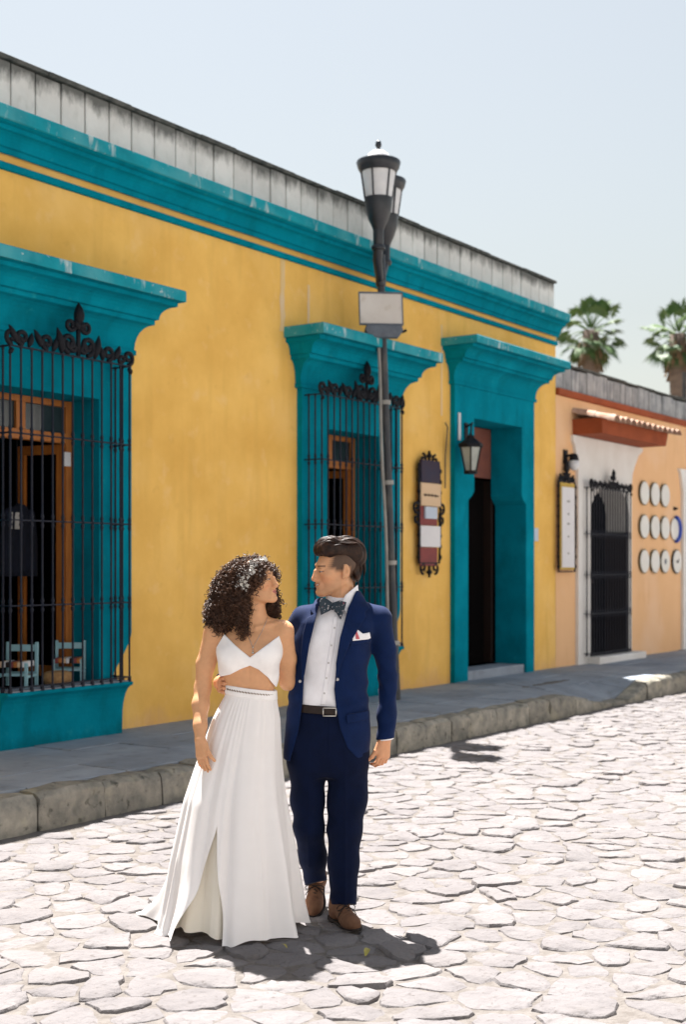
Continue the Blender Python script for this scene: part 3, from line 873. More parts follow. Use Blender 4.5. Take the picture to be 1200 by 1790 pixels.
ps = empty('poster_holder', (17.23, -.02, 2.3))
tag(ps, 'narrow white poster with yellow border in black iron holder on apricot wall', 'sign')
scroll_frame(ps, 17.24, .27, 1.55, 2.93, -.06)
MB().lathe([(.05, 2.9), (.045, 2.97), (.02, 3.0), (.045, 3.06), (.035, 3.13), (.008, 3.24)], (17.24, -.06, 0), 8).build('finial', M['iron'], ps, smooth=True)
for s2 in (-1, 1):
    for dx, rr_ in ((.10, .075), (.22, .05)):
        MB().tube(spiral((17.24+s2*dx, 2.92), rr_, 1.1, math.pi/2, s2, y=-.06), .018, 6).build('scroll', M['iron'], ps, smooth=True)
MB().box(17.005, 17.475, -.075, -.055, 1.63, 2.86).build('poster_border', M['gold'], ps)
MB().box(17.04, 17.45, -.085, -.0755, 1.66, 2.80).build('poster_sheet', M['white_card'], ps)
mb = MB()
for zz, wd in ((2.60, .10), (2.42, .06), (2.28, .08), (2.10, .05), (1.86, .06)):
    mb.box(17.245-wd/2, 17.245+wd/2, -.0865, -.0853, zz-.014, zz+.014)
mb.build('print_mark', M['pipe'], ps)

# spotlight on the apricot wall
sl = empty('wall_spotlight', (17.32, 0, 3.2))
tag(sl, 'small black wall spotlight with pale shade above the poster holder', 'lamp')
mb = MB(); mb.box(17.24, 17.34, -.03, 0, 3.14, 3.34); mb.tube([(17.30, -.02, 3.24), (17.33, -.08, 3.27), (17.36, -.11, 3.26)], .02, 6)
mb.build('bracket', M['iron'], sl)
MB().lathe([(.03, .05), (.06, .02), (.075, -.05)], (17.37, -.11, 3.24), 10).build('cap', M['iron'], sl, smooth=True)
MB().lathe([(.07, 0), (.085, -.07), (.05, -.13), (.02, -.145)], (17.37, -.11, 3.19), 10).build('lamp_glass', M['frost'], sl, smooth=True)

# enamel plates in rows
def plate(xc, zc, lab, rimmat, r=.195, grp='round plates on the apricot wall', name='wall_plate'):
    e_ = empty(name, (xc, 0, zc)); tag(e_, lab, 'clock' if 'clock' in name else 'plate', grp)
    MB().lathe([(r*.86, .0), (r*1.0, .028), (r*1.02, .036), (r*.98, .040)], (xc, 0, zc), 24, axis=(0,-1,0)).build('rim', M[rimmat], e_, smooth=True, auto=50)
    MB().lathe([(r*.955, .036), (r*.93, .047), (r*.66, .043), (.001, .043)], (xc, 0, zc), 24, axis=(0,-1,0)).build('face', M['plate'], e_, smooth=True, auto=50)
    return e_
PX_ = [20.22, 20.68, 21.13]
rows_ = [(2.86, ['upper row, beside the gate', 'upper row, middle', 'upper row, right end under bare wall']),
         (2.32, ['middle row, beside the gate', 'middle row, between two white plates', 'middle row, next to the blue rimmed plate']),
         (1.76, ['lower row, beside the gate', 'lower row, middle', 'lower row, with grey motif'])]
for zc, labs in rows_:
    for xc, lb in zip(PX_, labs):
        e_ = plate(xc, zc, 'white olive rimmed plate on apricot wall, ' + lb, 'plate_rim')
        if 'motif' in lb:
            MB().lathe([(.05, .044), (.045, .047), (.001, .047)], (xc, 0, zc), 8, axis=(0,-1,0)).build('motif', M['grey_box'], e_)
e_ = empty('wall_plate', (21.62, 0, 2.33)); tag(e_, 'white plate with a cobalt blue rim on its right side, above the wall clock', 'plate', 'round plates on the apricot wall')
MB().lathe([(.15, .0), (.19, .03), (.15, .04), (.001, .04)], (21.60, 0, 2.31), 24, axis=(0,-1,0)).build('face', M['plate'], e_, smooth=True, auto=50)
MB().tube([(21.62+.20*math.cos(a), -.04, 2.31+.20*math.sin(a)) for a in np.linspace(-1.5, 1.5, 18)], .038, 8).build('rim', M['blue'], e_, smooth=True)
e_ = plate(21.68, 1.76, 'dark rimmed round wall clock at the right end of the lowest plate row', 'iron', r=.205, grp=None, name='wall_clock')
mb = MB(); mb.bar((21.68, -.052, 1.75), (21.72, -.052, 1.80), .014, .006); mb.bar((21.68, -.054, 1.75), (21.60, -.054, 1.76), .012, .006)
mb.lathe([(.022, .044), (.02, .056)], (21.68, 0, 1.755), 8, axis=(0,-1,0)); mb.build('hand', M['iron'], e_)
o = MB(); o.lathe([(.03, 0), (.03, .03), (.012, .07)], (21.62, 0, 2.66), 8, axis=(0,-1,0))
tag(o.build('wall_hook', M['iron'], None), 'small dark hook on apricot wall above the blue rimmed plate', 'hook')

# lantern beside the doorway
wl = empty('wall_lantern', (14.2, -.05, 3.0)); tag(wl, 'black iron wall lantern with glass panes hanging at the teal doorway', 'lantern')
cx_, cy_ = 14.08, -.26
LS = lambda z: 2.95 + (z-2.95)*.82 + .06
mb = MB(); mb.tube([(14.30, -.065, LS(3.42)), (14.24, -.20, LS(3.47)), (cx_+.02, cy_, LS(3.44)), (cx_, cy_, LS(3.28))], .012, 6); mb.box(14.26, 14.34, -.08, -.062, 3.25, 3.45)
mb.build('bracket', M['iron'], wl)
mb = MB(); mb.lathe([(0.1558, LS(3.10)), (0.1599, LS(3.13)), (0.0820, LS(3.20)), (0.0451, LS(3.235)), (0.0492, LS(3.25)), (0.0164, LS(3.28)), (0.0098, LS(3.31))], (cx_, cy_, 0), 6); mb.build('cap', M['iron'], wl)
mb = MB()
for k in range(6):
    a = 2*math.pi*(k+.5)/6
    mb.tube([(cx_+.144*math.cos(a), cy_+.144*math.sin(a), LS(3.10)), (cx_+.078*math.cos(a), cy_+.078*math.sin(a), LS(2.73))], .010, 5)
mb.lathe([(0.0861, LS(2.69)), (0.0902, LS(2.73)), (0.0656, LS(2.735))], (cx_, cy_, 0), 6); mb.lathe([(0.1501, LS(3.08)), (0.1501, LS(3.10)), (0.1312, LS(3.10))], (cx_, cy_, 0), 6)
mb.build('frame', M['iron'], wl)
M['pane_pale'] = mat('dusty_lantern_glass', (0.40,0.42,0.38), (0.30,0.32,0.29), scale=6, rough=.25, spec=.5)
for k in range(6):
    a, b = 2*math.pi*(k+.5)/6, 2*math.pi*(k+1.5)/6
    mb = MB(); q = [(cx_+r_*math.cos(t), cy_+r_*math.sin(t), z) for r_, z, t in ((.138, LS(3.09), a), (.138, LS(3.09), b), (.074, LS(2.74), b), (.074, LS(2.74), a))]
    n_ = Vector((math.cos((a+b)/2), math.sin((a+b)/2), 0))*.004
    mb.add([Vector(p) for p in q] + [Vector(p)-n_ for p in q], [(0,1,2,3),(7,6,5,4),(0,4,5,1),(1,5,6,2),(2,6,7,3),(3,7,4,0)])
    mb.build('pane', M['pane_pale'], wl)

# ------------------------------------------------------------------ street lamp on the pavement
base = Vector((10.46, -1.50, SW_Z))
BASE2 = Vector((11.85, -.61, SW_Z)); KL = 1.136
def at_wall(v): return BASE2 + (Vector(v)-base)*KL + Vector((0, 0, -.191))
class LampMB(MB):
    def build(self, *a, **k):
        self.v = [tuple(at_wall(p)) for p in self.v]
        return MB.build(self, *a, **k)
lean = (RGT*(-37/980)*1.0)             # the old post leans a little
def onpole(z): return base + lean*(z-SW_Z) + Vector((0,0,z-SW_Z))
sl = empty('street_lamp', BASE2); tag(sl, 'leaning dark street lamp post with two lantern heads on the pavement', 'street lamp')
mb = LampMB(); mb.tube([onpole(z) for z in (SW_Z, SW_Z+.05, .9, .95, 2.2, 3.4, 4.30)], [.048, .042, .036, .034, .034, .034, .034], 12)
mb.build('pole', M['pole_metal'], sl, smooth=True, auto=50)
mb = LampMB(); mb.tube([onpole(z) for z in (4.28, 4.30, 4.38, 4.46, 4.58)], [.036, .048, .050, .046, .050], 12); mb.build('neck', M['lamp_iron'], sl, smooth=True, auto=50)
cp = LampMB(); off = Vector((math.cos(R(170)), math.sin(R(170)), 0))*.085 - FWD*.0 + RGT*(-.075)
zz_ = np.linspace(.6, 3.78, 14)
cp.tube([onpole(z) + (-RGT*.046 - FWD*.022) + RGT*.006*math.sin(z*4) for z in zz_], .016, 6)
for z in (.95, 1.7, 2.45, 3.2): cp.tube([onpole(z-.02), onpole(z+.02)], .050, 10)
cp.build('conduit', M['pipe'], sl, smooth=True, auto=50)
top = onpole(4.50)
d = FWD*.98 + RGT*.13
for sg in (-1, 1):
    hb = top + d*(.30*sg) + RGT*.015
    mb = LampMB()
    mb.tube([top + Vector((0,0,-.16)), top + d*(.12*sg) + Vector((0,0,-.10)), top + d*(.24*sg) + Vector((0,0,-.02)), hb + Vector((0,0,.10)), hb + Vector((0,0,.28))], [.036,.042,.044,.048,.052], 10)
    mb.lathe([(.062, .06), (.068, .08), (.06, .10)], hb, 10)
    ar = mb.build('arm', M['lamp_iron'], sl, smooth=True, auto=50)
    z_ = hb.z
    c_ = (hb.x, hb.y, 0)
    mb = LampMB(); mb.lathe([(.05, z_+.24), (.062, z_+.27), (.09, z_+.33), (.118, z_+.42), (.128, z_+.50), (.13, z_+.53)], c_, 16)
    hd_ = mb.build('lantern', M['lamp_iron'], sl, smooth=True, auto=50)
    LampMB().lathe([(.122, z_+.53), (.158, z_+.775), (.15, z_+.78)], c_, 16).build('shade_glass', M['frost'], hd_, smooth=True, auto=50)
    mb = LampMB()
    for k in range(6):
        a = 2*math.pi*(k+.2)/6
        mb.tube([(hb.x+.126*math.cos(a), hb.y+.126*math.sin(a), z_+.52), (hb.x+.163*math.cos(a), hb.y+.163*math.sin(a), z_+.78)], .008, 5)
    mb.build('rib', M['lamp_iron'], hd_)
    mb = LampMB(); mb.lathe([(.168, z_+.765), (.19, z_+.80), (.205, z_+.855), (.198, z_+.868), (.12, z_+.872)], c_, 20); mb.build('brim', M['lamp_iron'], hd_, smooth=True, auto=50)
    mb = LampMB(); mb.lathe([(.122, z_+.868), (.118, z_+.89), (.095, z_+.93), (.055, z_+.96), (.012, z_+.97)], c_, 16); mb.build('dome', M['frost'], hd_, smooth=True, auto=60)
    mb = LampMB(); mb.lathe([(.02, z_+.96), (.014, z_+.985), (.03, z_+1.01), (.026, z_+1.045), (.006, z_+1.06)], c_, 10); mb.build('finial', M['lamp_iron'], hd_, smooth=True, auto=60)

zc = 4.06
ss = empty('pole_sign', at_wall(onpole(zc) - FWD*.085)); tag(ss, 'weathered blank white rectangular plate fixed to the street lamp post', 'sign')
c_ = onpole(zc) - FWD*.095 - RGT*.012
u_ = (RGT*1.0 + FWD*.10).normalized(); n_ = Vector((-u_.y, u_.x, 0))
tl_ = Vector((0,0,1)) + RGT*(-.03)
LampMB().obox(c_, u_*.198, n_*.008, tl_*.138).build('sign_plate', M['sign_white'], ss, bevel=.002)
mb = LampMB()
for s2 in (-1, 1):
    mb.obox(c_ + tl_*(.146*s2), u_*.206, n_*.014, tl_*.008); mb.obox(c_ + u_*(.202*s2), u_*.005, n_*.014, tl_*.138)
mb.build('sign_rim', M['grey_box'], ss)
jb = empty('junction_box', at_wall(onpole(3.83) - FWD*.08)); tag(jb, 'grey metal box clamped to the post below the white plate', 'box')
c2_ = onpole(3.845) - FWD*.09 + RGT*.005
mb = LampMB(); hw, hh = .165, .055
vs = []
for yy in (-.05, .05):
    for (a_, z) in ((-hw, hh), (hw, hh), (hw+.015, 0.01), (hw-.03, -hh), (-hw+.03, -hh), (-hw-.012, .01)):
        vs.append(c2_ + u_*a_ + Vector((0,0,z)) + n_*yy)
mb.add(vs, [(0,1,2,3,4,5),(11,10,9,8,7,6)] + [(i, 6+i, 6+(i+1) % 6, (i+1) % 6) for i in range(6)])
mb.build('housing', M['grey_box'], jb, bevel=.006)
LampMB().tube([c2_ + u_*.17, c2_ + u_*.215 + Vector((0,0,.02))], .013, 6).build('bolt', M['iron'], jb)

# ------------------------------------------------------------------ miniature chairs on the window ledge
def small_chair(x, y, rz, lab, z=.702, s=1.0):
    e_ = empty('miniature_chair', (x, y, z), rz); tag(e_, lab, 'chair', 'little painted chairs behind the window bars'); e_.scale = (s, s, s)
    W_, D_, H_, S_ = .115, .11, .335, .175
    B = M['chair_blue']
    for sx in (-1, 1):
        m_ = MB(); m_.bar((sx*W_, -D_, 0), (sx*W_, -D_, S_+.015), .024); m_.build('leg', B, e_, local=True, bevel=.003)
        m_ = MB(); m_.bar((sx*W_, D_, 0), (sx*W_, D_+.01, H_), .024); m_.build('back_post', B, e_, local=True, bevel=.003)
        m_ = MB(); m_.bar((sx*W_, -D_+.013, .085), (sx*W_, D_-.013, .085), .018); m_.build('stretcher', B, e_, local=True)
    for yy in (-D_, D_):
        m_ = MB(); m_.bar((-W_+.013, yy, .10), (W_-.013, yy, .10), .018); m_.build('stretcher', B, e_, local=True)
    m_ = MB(); m_.bar((-W_+.013, D_+.008, H_-.045), (W_-.013, D_+.008, H_-.045), .016, .05); m_.build('back_rail', B, e_, local=True)
    cols = [M['tan_panel'], M['red_panel'], M['white_card'], M['wood'], M['wood_dark']]
    for q in range(7):
        t0, t1 = -W_+.01+(2*W_-.02)*q/7, -W_+.01+(2*W_-.02)*(q+1)/7
        m_ = MB(); m_.box(t0+.001, t1-.001, -D_-.012, D_-.015, S_-.02, S_+.022)
        m_.build('woven_strip', cols[(q*2 + (1 if x > 7.3 else 0)) % 5], e_, local=True, bevel=.006)
small_chair(7.16, .02, R(-62), 'little pale blue chair with striped woven seat, left of the straw bundle', s=1.05)
small_chair(7.80, .10, R(-50), 'little pale blue chair with striped woven seat, right of the straw bundle')
M['straw'] = mat('woven_straw', (0.36,0.21,0.09), (0.26,0.14,0.06), scale=40, rough=.9, bump=.5, bscale=120)
m_ = MB(); m_.lathe([(.02, 0), (.085, .005), (.105, .03), (.108, .06), (.10, .09), (.07, .105), (.02, .108)], (0,0,0), 16)
o = m_.build('straw_stool', M['straw'], None, local=True, smooth=True); o.location = (7.50, -.08, .702); o.scale = (1.25, 1, 1.05)
tag(o, 'low round straw seat between the two little blue chairs on the window ledge', 'stool')
# dark garment hanging inside the window
mb = MB()
n_ = 9
vs = []
for j in range(8):
    t = j/7
    for i in range(n_):
        s_ = (i/(n_-1)-.5)
        vs.append((7.62 + s_*(.30+.12*t), .52 + .03*math.sin(i*2.1+t*3), 2.2-.62*t - (.06*abs(s_)*2 if j == 0 else 0)))
fs = [(j*n_+i, j*n_+i+1, (j+1)*n_+i+1, (j+1)*n_+i) for j in range(7) for i in range(n_-1)]
mb.add(vs, fs)
M['navy_cloth'] = mat('dark_navy_cloth', (0.006,0.008,0.018), (0.004,0.005,0.01), scale=9, rough=.95)
go_ = mb.build('hanging_garment', M['navy_cloth'], None, smooth=True); sm = go_.modifiers.new('thick', 'SOLIDIFY'); sm.thickness = .02
tag(go_, 'dark navy garment hanging inside the left barred window', 'garment')
MB().box(7.50, 7.60, .485, .495, 1.98, 2.12).build('print_patch', M['pipe'], go_, local=True)
mb = MB(); mb.tube([(7.62, .54, 2.2), (7.62, .54, 2.30), (7.62, .54, 2.85)], .006, 5); mb.build('hanger', M['iron'], go_, local=True)

# ------------------------------------------------------------------ palms far behind
def frame_pt(px_u, d, z): 
    p = CAM + FWD*d + RGT*px_u
    return Vector((p.x, p.y, z))

def palm(px, py, d, rcrown, lab, seed):
    r_ = np.random.default_rng(seed)
    c = frame_pt((px-600)/2300*d, d, 1.65+(993-py)/2300*d)
    e_ = empty('palm_tree', (c.x, c.y, -.1)); tag(e_, lab, 'palm tree', 'fan palms behind the apricot house')
    mb = MB(); H = c.z
    mb.tube([(c.x + .12*math.sin(t*3), c.y, -.1 + (H-.1)*t) for t in np.linspace(0, 1, 10)], [.55, .42, .38, .36, .36, .36, .36, .38, .42, .36], 12)
    mb.build('trunk', M['palm_trunk'], e_, smooth=True)
    mb = MB()                                           # skirt of dead fronds hugging the neck
    for k in range(46):
        a = r_.uniform(0, 2*math.pi); z = H - r_.uniform(.5, 1.5); q = .40 + r_.uniform(0, .10)
        p0 = Vector((c.x+q*math.cos(a), c.y+q*math.sin(a), z)); p1 = p0 + Vector((math.cos(a)*.25, math.sin(a)*.25, -r_.uniform(.4, .9)))
        s_ = Vector((-math.sin(a), math.cos(a), 0))*r_.uniform(.05, .12)
        mb.add([p0-s_*.4, p0+s_*.4, p1+s_, p1-s_], [(0,1,2,3)])
    tag(mb.build('dead_fronds', M['palm_dry'], e_), kind='stuff')
    nf = 38
    for k in range(nf):
        a = k*2.39996 + r_.uniform(-.3, .3)
        t = (k+.5)/nf
        el = R(86) - t*R(162) + r_.uniform(-.15, .15)
        dirv = Vector((math.cos(a)*math.cos(el), math.sin(a)*math.cos(el), math.sin(el)))
        Ls = rcrown*(.66 + r_.uniform(-.10, .12)) * (1.0 if el > 0 else .85)
        mb = MB()
        b0 = Vector((c.x, c.y, H-.25)); tip = b0 + dirv*Ls + Vector((0,0,-.10*Ls))
        mb.tube([b0 + dirv*.2, b0 + dirv*Ls*.5 + Vector((0,0,.03)), tip], [.035, .028, .02], 4)
        side = dirv.cross(Vector((0,0,1)))
        side = side.normalized() if side.length > .05 else Vector((1,0,0))
        nrm = side.cross(dirv).normalized()
        nb = 16; Rb = rcrown*r_.uniform(.36, .46)
        tw = r_.uniform(-.5, .5)
        s2 = side*math.cos(tw) + nrm*math.sin(tw); n2 = nrm*math.cos(tw) - side*math.sin(tw)
        for q in range(nb):
            f = (q/(nb-1)-.5)*R(190)
            dd = dirv*math.cos(f) + s2*math.sin(f)
            ln = Rb*(1-.22*abs(f)/2)*r_.uniform(.9, 1.05)
            wd = n2.cross(dd).normalized()*(.055*rcrown/1.6)
            m0 = tip + dd*ln*.08; m1 = tip + dd*ln*.55 + n2*.03; m2 = tip + dd*ln + Vector((0,0,-.22*ln))*r_.uniform(.5, 1.3)
            mb.add([m0, m1-wd, m1+wd, m2], [(0,1,2),(1,3,2)])
        mb.build('frond', M['palm_dry'] if (t > .93 and r_.random() < .5) else M['palm_leaf'], e_)
palm(1033, 570, 60, 1.75, 'fan palm with brown dead skirt seen just past the yellow house corner', 21)
palm(1186, 576, 58, 1.75, 'fan palm further right, cut by the picture edge', 22)
mb = MB(); p = frame_pt((1197-600)/2300*44, 44, 0)
mb.tube([(p.x, p.y, -.1), (p.x, p.y, 8.2)], .07, 8)
tag(mb.build('utility_pole', M['pole_metal'], None, smooth=True, auto=50), 'thin dark pole rising behind the apricot house parapet under the right palm', 'pole')
# small fallen leaves in the couple's shadow
for (fx, fy, rz, lab, s_) in ((642, 1663, .4, 'curled yellow leaf lying in the shadow by the brown shoes', .75), (497, 1652, 1.2, 'small greenish leaf lying beside the white skirt hem', .45)):
    dpt = 2300*(1.65-.03)/(fy-993); p = CAM + FWD*dpt + RGT*((fx-600)/2300*dpt)
    mb = MB(); vs = []
    for i in range(7):
        t = i/6; wv = .017*math.sin(math.pi*(.08+.9*t)); zc_ = .012*math.sin(t*3.1)
        vs += [(-.05+.1*t, -wv, zc_+wv*.35), (-.05+.1*t, 0, zc_), (-.05+.1*t, wv, zc_+wv*.6)]
    fs = []
    for i in range(6): fs += [(i*3, i*3+3, i*3+4, i*3+1), (i*3+1, i*3+4, i*3+5, i*3+2)]
    mb.add(vs, fs); o = mb.build('fallen_leaf', M['leaf_yellow'], None, local=True, smooth=True)
    o.location = (p.x, p.y, .027); o.rotation_euler = (.1, -.15, rz); o.scale = (s_,)*3
    tag(o, lab, 'leaf')
# ================================================================== people
# bodies and clothes are grown as smooth distance fields and skinned with a surface net
F32 = np.float32
def rc(P, a, b, ra, rb):
    a = np.asarray(a, F32); b = np.asarray(b, F32); d = b-a
    t = np.clip(((P-a)@d)/max(float(d@d), 1e-9), 0, 1)
    q = P - (a + t[:, None]*d)
    return np.sqrt((q*q).sum(1)) - (ra + (rb-ra)*t)
def ell(P, c, r):
    q = (P-np.asarray(c, F32)); r = np.asarray(r, F32)
    k0 = np.sqrt(((q/r)**2).sum(1)); k1 = np.sqrt(((q/(r*r))**2).sum(1))
    return k0*(k0-1)/np.maximum(k1, 1e-6)
def smin(a, b, k):
    h = np.clip(.5+.5*(b-a)/k, 0, 1)
    return b*(1-h) + a*h - k*h*(1-h)
def smax(a, b, k): return -smin(-a, -b, k)
def chain(P, pts, rad, k=.02):
    d = None
    for i in range(len(pts)-1):
        e = rc(P, pts[i], pts[i+1], rad[i], rad[i+1])
        d = e if d is None else smin(d, e, k)
    return d
def herm(zq, z, v):
    """monotone cubic through the given stations"""
    z = np.asarray(z, float); v = np.asarray(v, float)
    h = np.diff(z); dl = np.diff(v)/h
    m = np.zeros(len(z)); m[0] = dl[0]; m[-1] = dl[-1]
    for i in range(1, len(z)-1):
        m[i] = 0 if dl[i-1]*dl[i] <= 0 else 2*dl[i-1]*dl[i]/(dl[i-1]+dl[i])
    zq = np.clip(zq, z[0], z[-1])
    i = np.clip(np.searchsorted(z, zq)-1, 0, len(h)-1)
    t = (zq-z[i])/h[i]
    return ((1+2*t)*(1-t)**2*v[i] + t*(1-t)**2*h[i]*m[i] + t*t*(3-2*t)*v[i+1] + t*t*(t-1)*h[i]*m[i+1])
def loft(P, S, n=2.3, k=.02):
    """elliptic tube through stations (z, cx, cy, rx, ry)"""
    S = np.asarray(S, float)
    z = P[:, 2]
    g = np.linspace(S[0, 0], S[-1, 0], 200)
    cx, cy, rx, ry = [np.interp(z, g, herm(g, S[:, 0], S[:, q])) for q in (1, 2, 3, 4)]
    ax = np.abs(P[:, 0]-cx)/rx; ay = np.abs(P[:, 1]-cy)/ry
    q = (ax**n+ay**n)**(1/n)
    d = (q-1)*np.minimum(rx, ry)
    return smax(d.astype(F32), np.maximum(z-S[-1, 0], S[0, 0]-z).astype(F32), k)
def poly2(u, v, pts):
    """signed distance to a polygon in 2D"""
    pts = np.asarray(pts, F32); n = len(pts)
    d = np.full(len(u), 1e9, F32); s = np.ones(len(u), F32)
    for i in range(n):
        a = pts[i]; b = pts[i-1]
        ex, ey = b-a; wx = u-a[0]; wy = v-a[1]
        t = np.clip((wx*ex+wy*ey)/max(ex*ex+ey*ey, 1e-12), 0, 1)
        bx = wx-ex*t; by = wy-ey*t
        d = np.minimum(d, bx*bx+by*by)
        c1 = v >= a[1]; c2 = v < b[1]; c3 = ex*wy > ey*wx
        s = np.where((c1 & c2 & c3) | (~c1 & ~c2 & ~c3), -s, s)
    return s*np.sqrt(d)

def net(f, lo, hi, h, safe=2.2):
    lo = np.asarray(lo, float); hi = np.asarray(hi, float)
    K = 4
    nc = np.ceil((hi-lo)/(h*K)).astype(int)+1
    ax = [lo[i] + (np.arange(nc[i])+.5)*h*K - h/2 for i in range(3)]
    G = np.stack(np.meshgrid(*ax, indexing='ij'), -1).reshape(-1, 3).astype(F32)
    C = f(G).reshape(nc)
    V = np.repeat(np.repeat(np.repeat(C, K, 0), K, 1), K, 2).astype(F32)
    act = np.argwhere(np.abs(C) < safe*h*K)
    off = np.stack(np.meshgrid(*[np.arange(K)]*3, indexing='ij'), -1).reshape(-1, 3)
    idx = (act[:, None, :]*K + off[None]).reshape(-1, 3)
    for s in range(0, len(idx), 400000):
        q = idx[s:s+400000]
        V[q[:, 0], q[:, 1], q[:, 2]] = f((lo + q*h).astype(F32))
    # keep the border outside
    V[0] = V[-1] = 1; V[:, 0] = V[:, -1] = 1; V[:, :, 0] = V[:, :, -1] = 1
    neg = V < 0
    cs = np.zeros(np.array(V.shape)-1, np.int8)
    sl = lambda a, n: slice(a, n-1+a)
    n0, n1, n2 = V.shape
    for a in (0, 1):
        for b in (0, 1):
            for c in (0, 1):
                cs += neg[sl(a, n0), sl(b, n1), sl(c, n2)]
    cells_ = np.argwhere((cs > 0) & (cs < 8))
    vid = np.full(cs.shape, -1, np.int64)
    vid[cells_[:, 0], cells_[:, 1], cells_[:, 2]] = np.arange(len(cells_))
    acc = np.zeros((len(cells_), 3)); cnt = np.zeros(len(cells_))
    cor = np.array([[a, b, c] for a in (0, 1) for b in (0, 1) for c in (0, 1)])
    val = np.stack([V[cells_[:, 0]+c[0], cells_[:, 1]+c[1], cells_[:, 2]+c[2]] for c in cor], 1)
    for i in range(8):
        for j in range(i+1, 8):
            if np.abs(cor[i]-cor[j]).sum() != 1: continue
            a, b = val[:, i], val[:, j]
            m = (a < 0) != (b < 0)
            t = np.where(m, a/np.where(m, a-b, 1), 0)
            acc += np.where(m[:, None], cor[i] + t[:, None]*(cor[j]-cor[i]), 0); cnt += m
    X = lo + (cells_ + acc/cnt[:, None])*h
    quads = []
    for axis in range(3):
        o1, o2 = [(1, 2), (2, 0), (0, 1)][axis]
        s0 = [slice(None)]*3; s1 = [slice(None)]*3
        s0[axis] = slice(0, -1); s1[axis] = slice(1, None)
        ch = neg[tuple(s0)] != neg[tuple(s1)]
        e = np.argwhere(ch)
        e = e[(e[:, o1] > 0) & (e[:, o2] > 0)]
        e = e[(e[:, o1] < cs.shape[o1]) & (e[:, o2] < cs.shape[o2])]
        u1 = np.zeros(3, int); u1[o1] = 1; u2 = np.zeros(3, int); u2[o2] = 1
        g = lambda q: vid[q[:, 0], q[:, 1], q[:, 2]]
        Q = np.stack([g(e-u1-u2), g(e-u2), g(e), g(e-u1)], 1)
        fl = neg[e[:, 0], e[:, 1], e[:, 2]]
        Q = np.where(fl[:, None], Q, Q[:, ::-1])
        quads.append(Q)
    Q = np.concatenate(quads)
    Q = Q[(Q >= 0).all(1)]
    # settle the vertices on the field
    X = X.astype(F32)
    e_ = h*.4
    for _ in range(2):
        d0 = f(X)
        g = np.stack([(f(X+np.array(v, F32)*e_) - f(X-np.array(v, F32)*e_))/(2*e_) for v in ((1,0,0),(0,1,0),(0,0,1))], 1)
        gn = np.maximum((g*g).sum(1), .05)
        st = np.clip(d0/gn, -h*.7, h*.7)
        X = X - (st[:, None]*g).astype(F32)*.8
    return X, Q

def mesh_obj(name, X, Q, mats, parent, col=None, smooth=True):
    me = bpy.data.meshes.new(name)
    me.from_pydata(X.tolist(), [], Q.tolist())
    me.materials.append(mats)
    if col is not None:
        at = me.color_attributes.new('tint', 'FLOAT_COLOR', 'POINT')
        at.data.foreach_set('color', np.concatenate([col, np.ones((len(col), 1))], 1).astype(F32).ravel())
    if smooth: me.polygons.foreach_set('use_smooth', [True]*len(me.polygons))
    me.update()
    o = bpy.data.objects.new(name, me); COL.objects.link(o); o.parent = parent
    return o

def rotm(yaw, pitch=0, roll=0):
    cz, sz = math.cos(yaw), math.sin(yaw); cx, sx = math.cos(pitch), math.sin(pitch); cy, sy = math.cos(roll), math.sin(roll)
    Rz = np.array([[cz,-sz,0],[sz,cz,0],[0,0,1]]); Rx = np.array([[1,0,0],[0,cx,-sx],[0,sx,cx]]); Ry = np.array([[cy,0,sy],[0,1,0],[-sy,0,cy]])
    return Rz@Rx@Ry

def skin_mat(name, rough=.5):
    m = bpy.data.materials.new(name); m.use_nodes = True
    N = m.node_tree.nodes; L = m.node_tree.links; b = N['Principled BSDF']
    a = N.new('ShaderNodeVertexColor'); a.layer_name = 'tint'
    tc = N.new('ShaderNodeTexCoord'); nz = N.new('ShaderNodeTexNoise'); nz.inputs['Scale'].default_value = 60; nz.inputs['Detail'].default_value = 4
    L.new(tc.outputs['Object'], nz.inputs['Vector'])
    mr = N.new('ShaderNodeMapRange'); mr.inputs[3].default_value = .9; mr.inputs[4].default_value = 1.1
    L.new(nz.outputs['Fac'], mr.inputs[0])
    sc = N.new('ShaderNodeVectorMath'); sc.operation = 'SCALE'
    L.new(a.outputs['Color'], sc.inputs[0]); L.new(mr.outputs[0], sc.inputs['Scale'])
    L.new(sc.outputs[0], b.inputs['Base Color'])
    b.inputs['Roughness'].default_value = rough; b.inputs['Specular IOR Level'].default_value = .35
    b.inputs['Subsurface Weight'].default_value = .12; b.inputs['Subsurface Radius'].default_value = (.012, .004, .002); b.inputs['Subsurface Scale'].default_value = 1.0
    bp = N.new('ShaderNodeBump'); bp.inputs['Strength'].default_value = .15; bp.inputs['Distance'].default_value = .002
    L.new(nz.outputs['Fac'], bp.inputs['Height']); L.new(bp.outputs[0], b.inputs['Normal'])
    return m
def cloth_mat(name, c, rough=.85, translucent=0.0, weave=600, bump=.2, c2=None, sheen=0.0):
    m = mat(name, c, c2 or tuple(x*.9 for x in c), scale=14, rough=rough, spec=.15, coord='object', bump=bump, bscale=weave, bdist=.002)
    N = m.node_tree.nodes; L = m.node_tree.links; b = N['Principled BSDF']
    if sheen: b.inputs['Sheen Weight'].default_value = sheen
    if translucent:
        tr = N.new('ShaderNodeBsdfTranslucent'); tr.inputs['Color'].default_value = (*c, 1)
        mx = N.new('ShaderNodeMixShader'); mx.inputs[0].default_value = translucent
        out = N['Material Output']
        L.new(b.outputs[0], mx.inputs[1]); L.new(tr.outputs[0], mx.inputs[2]); L.new(mx.outputs[0], out.inputs['Surface'])
    return m

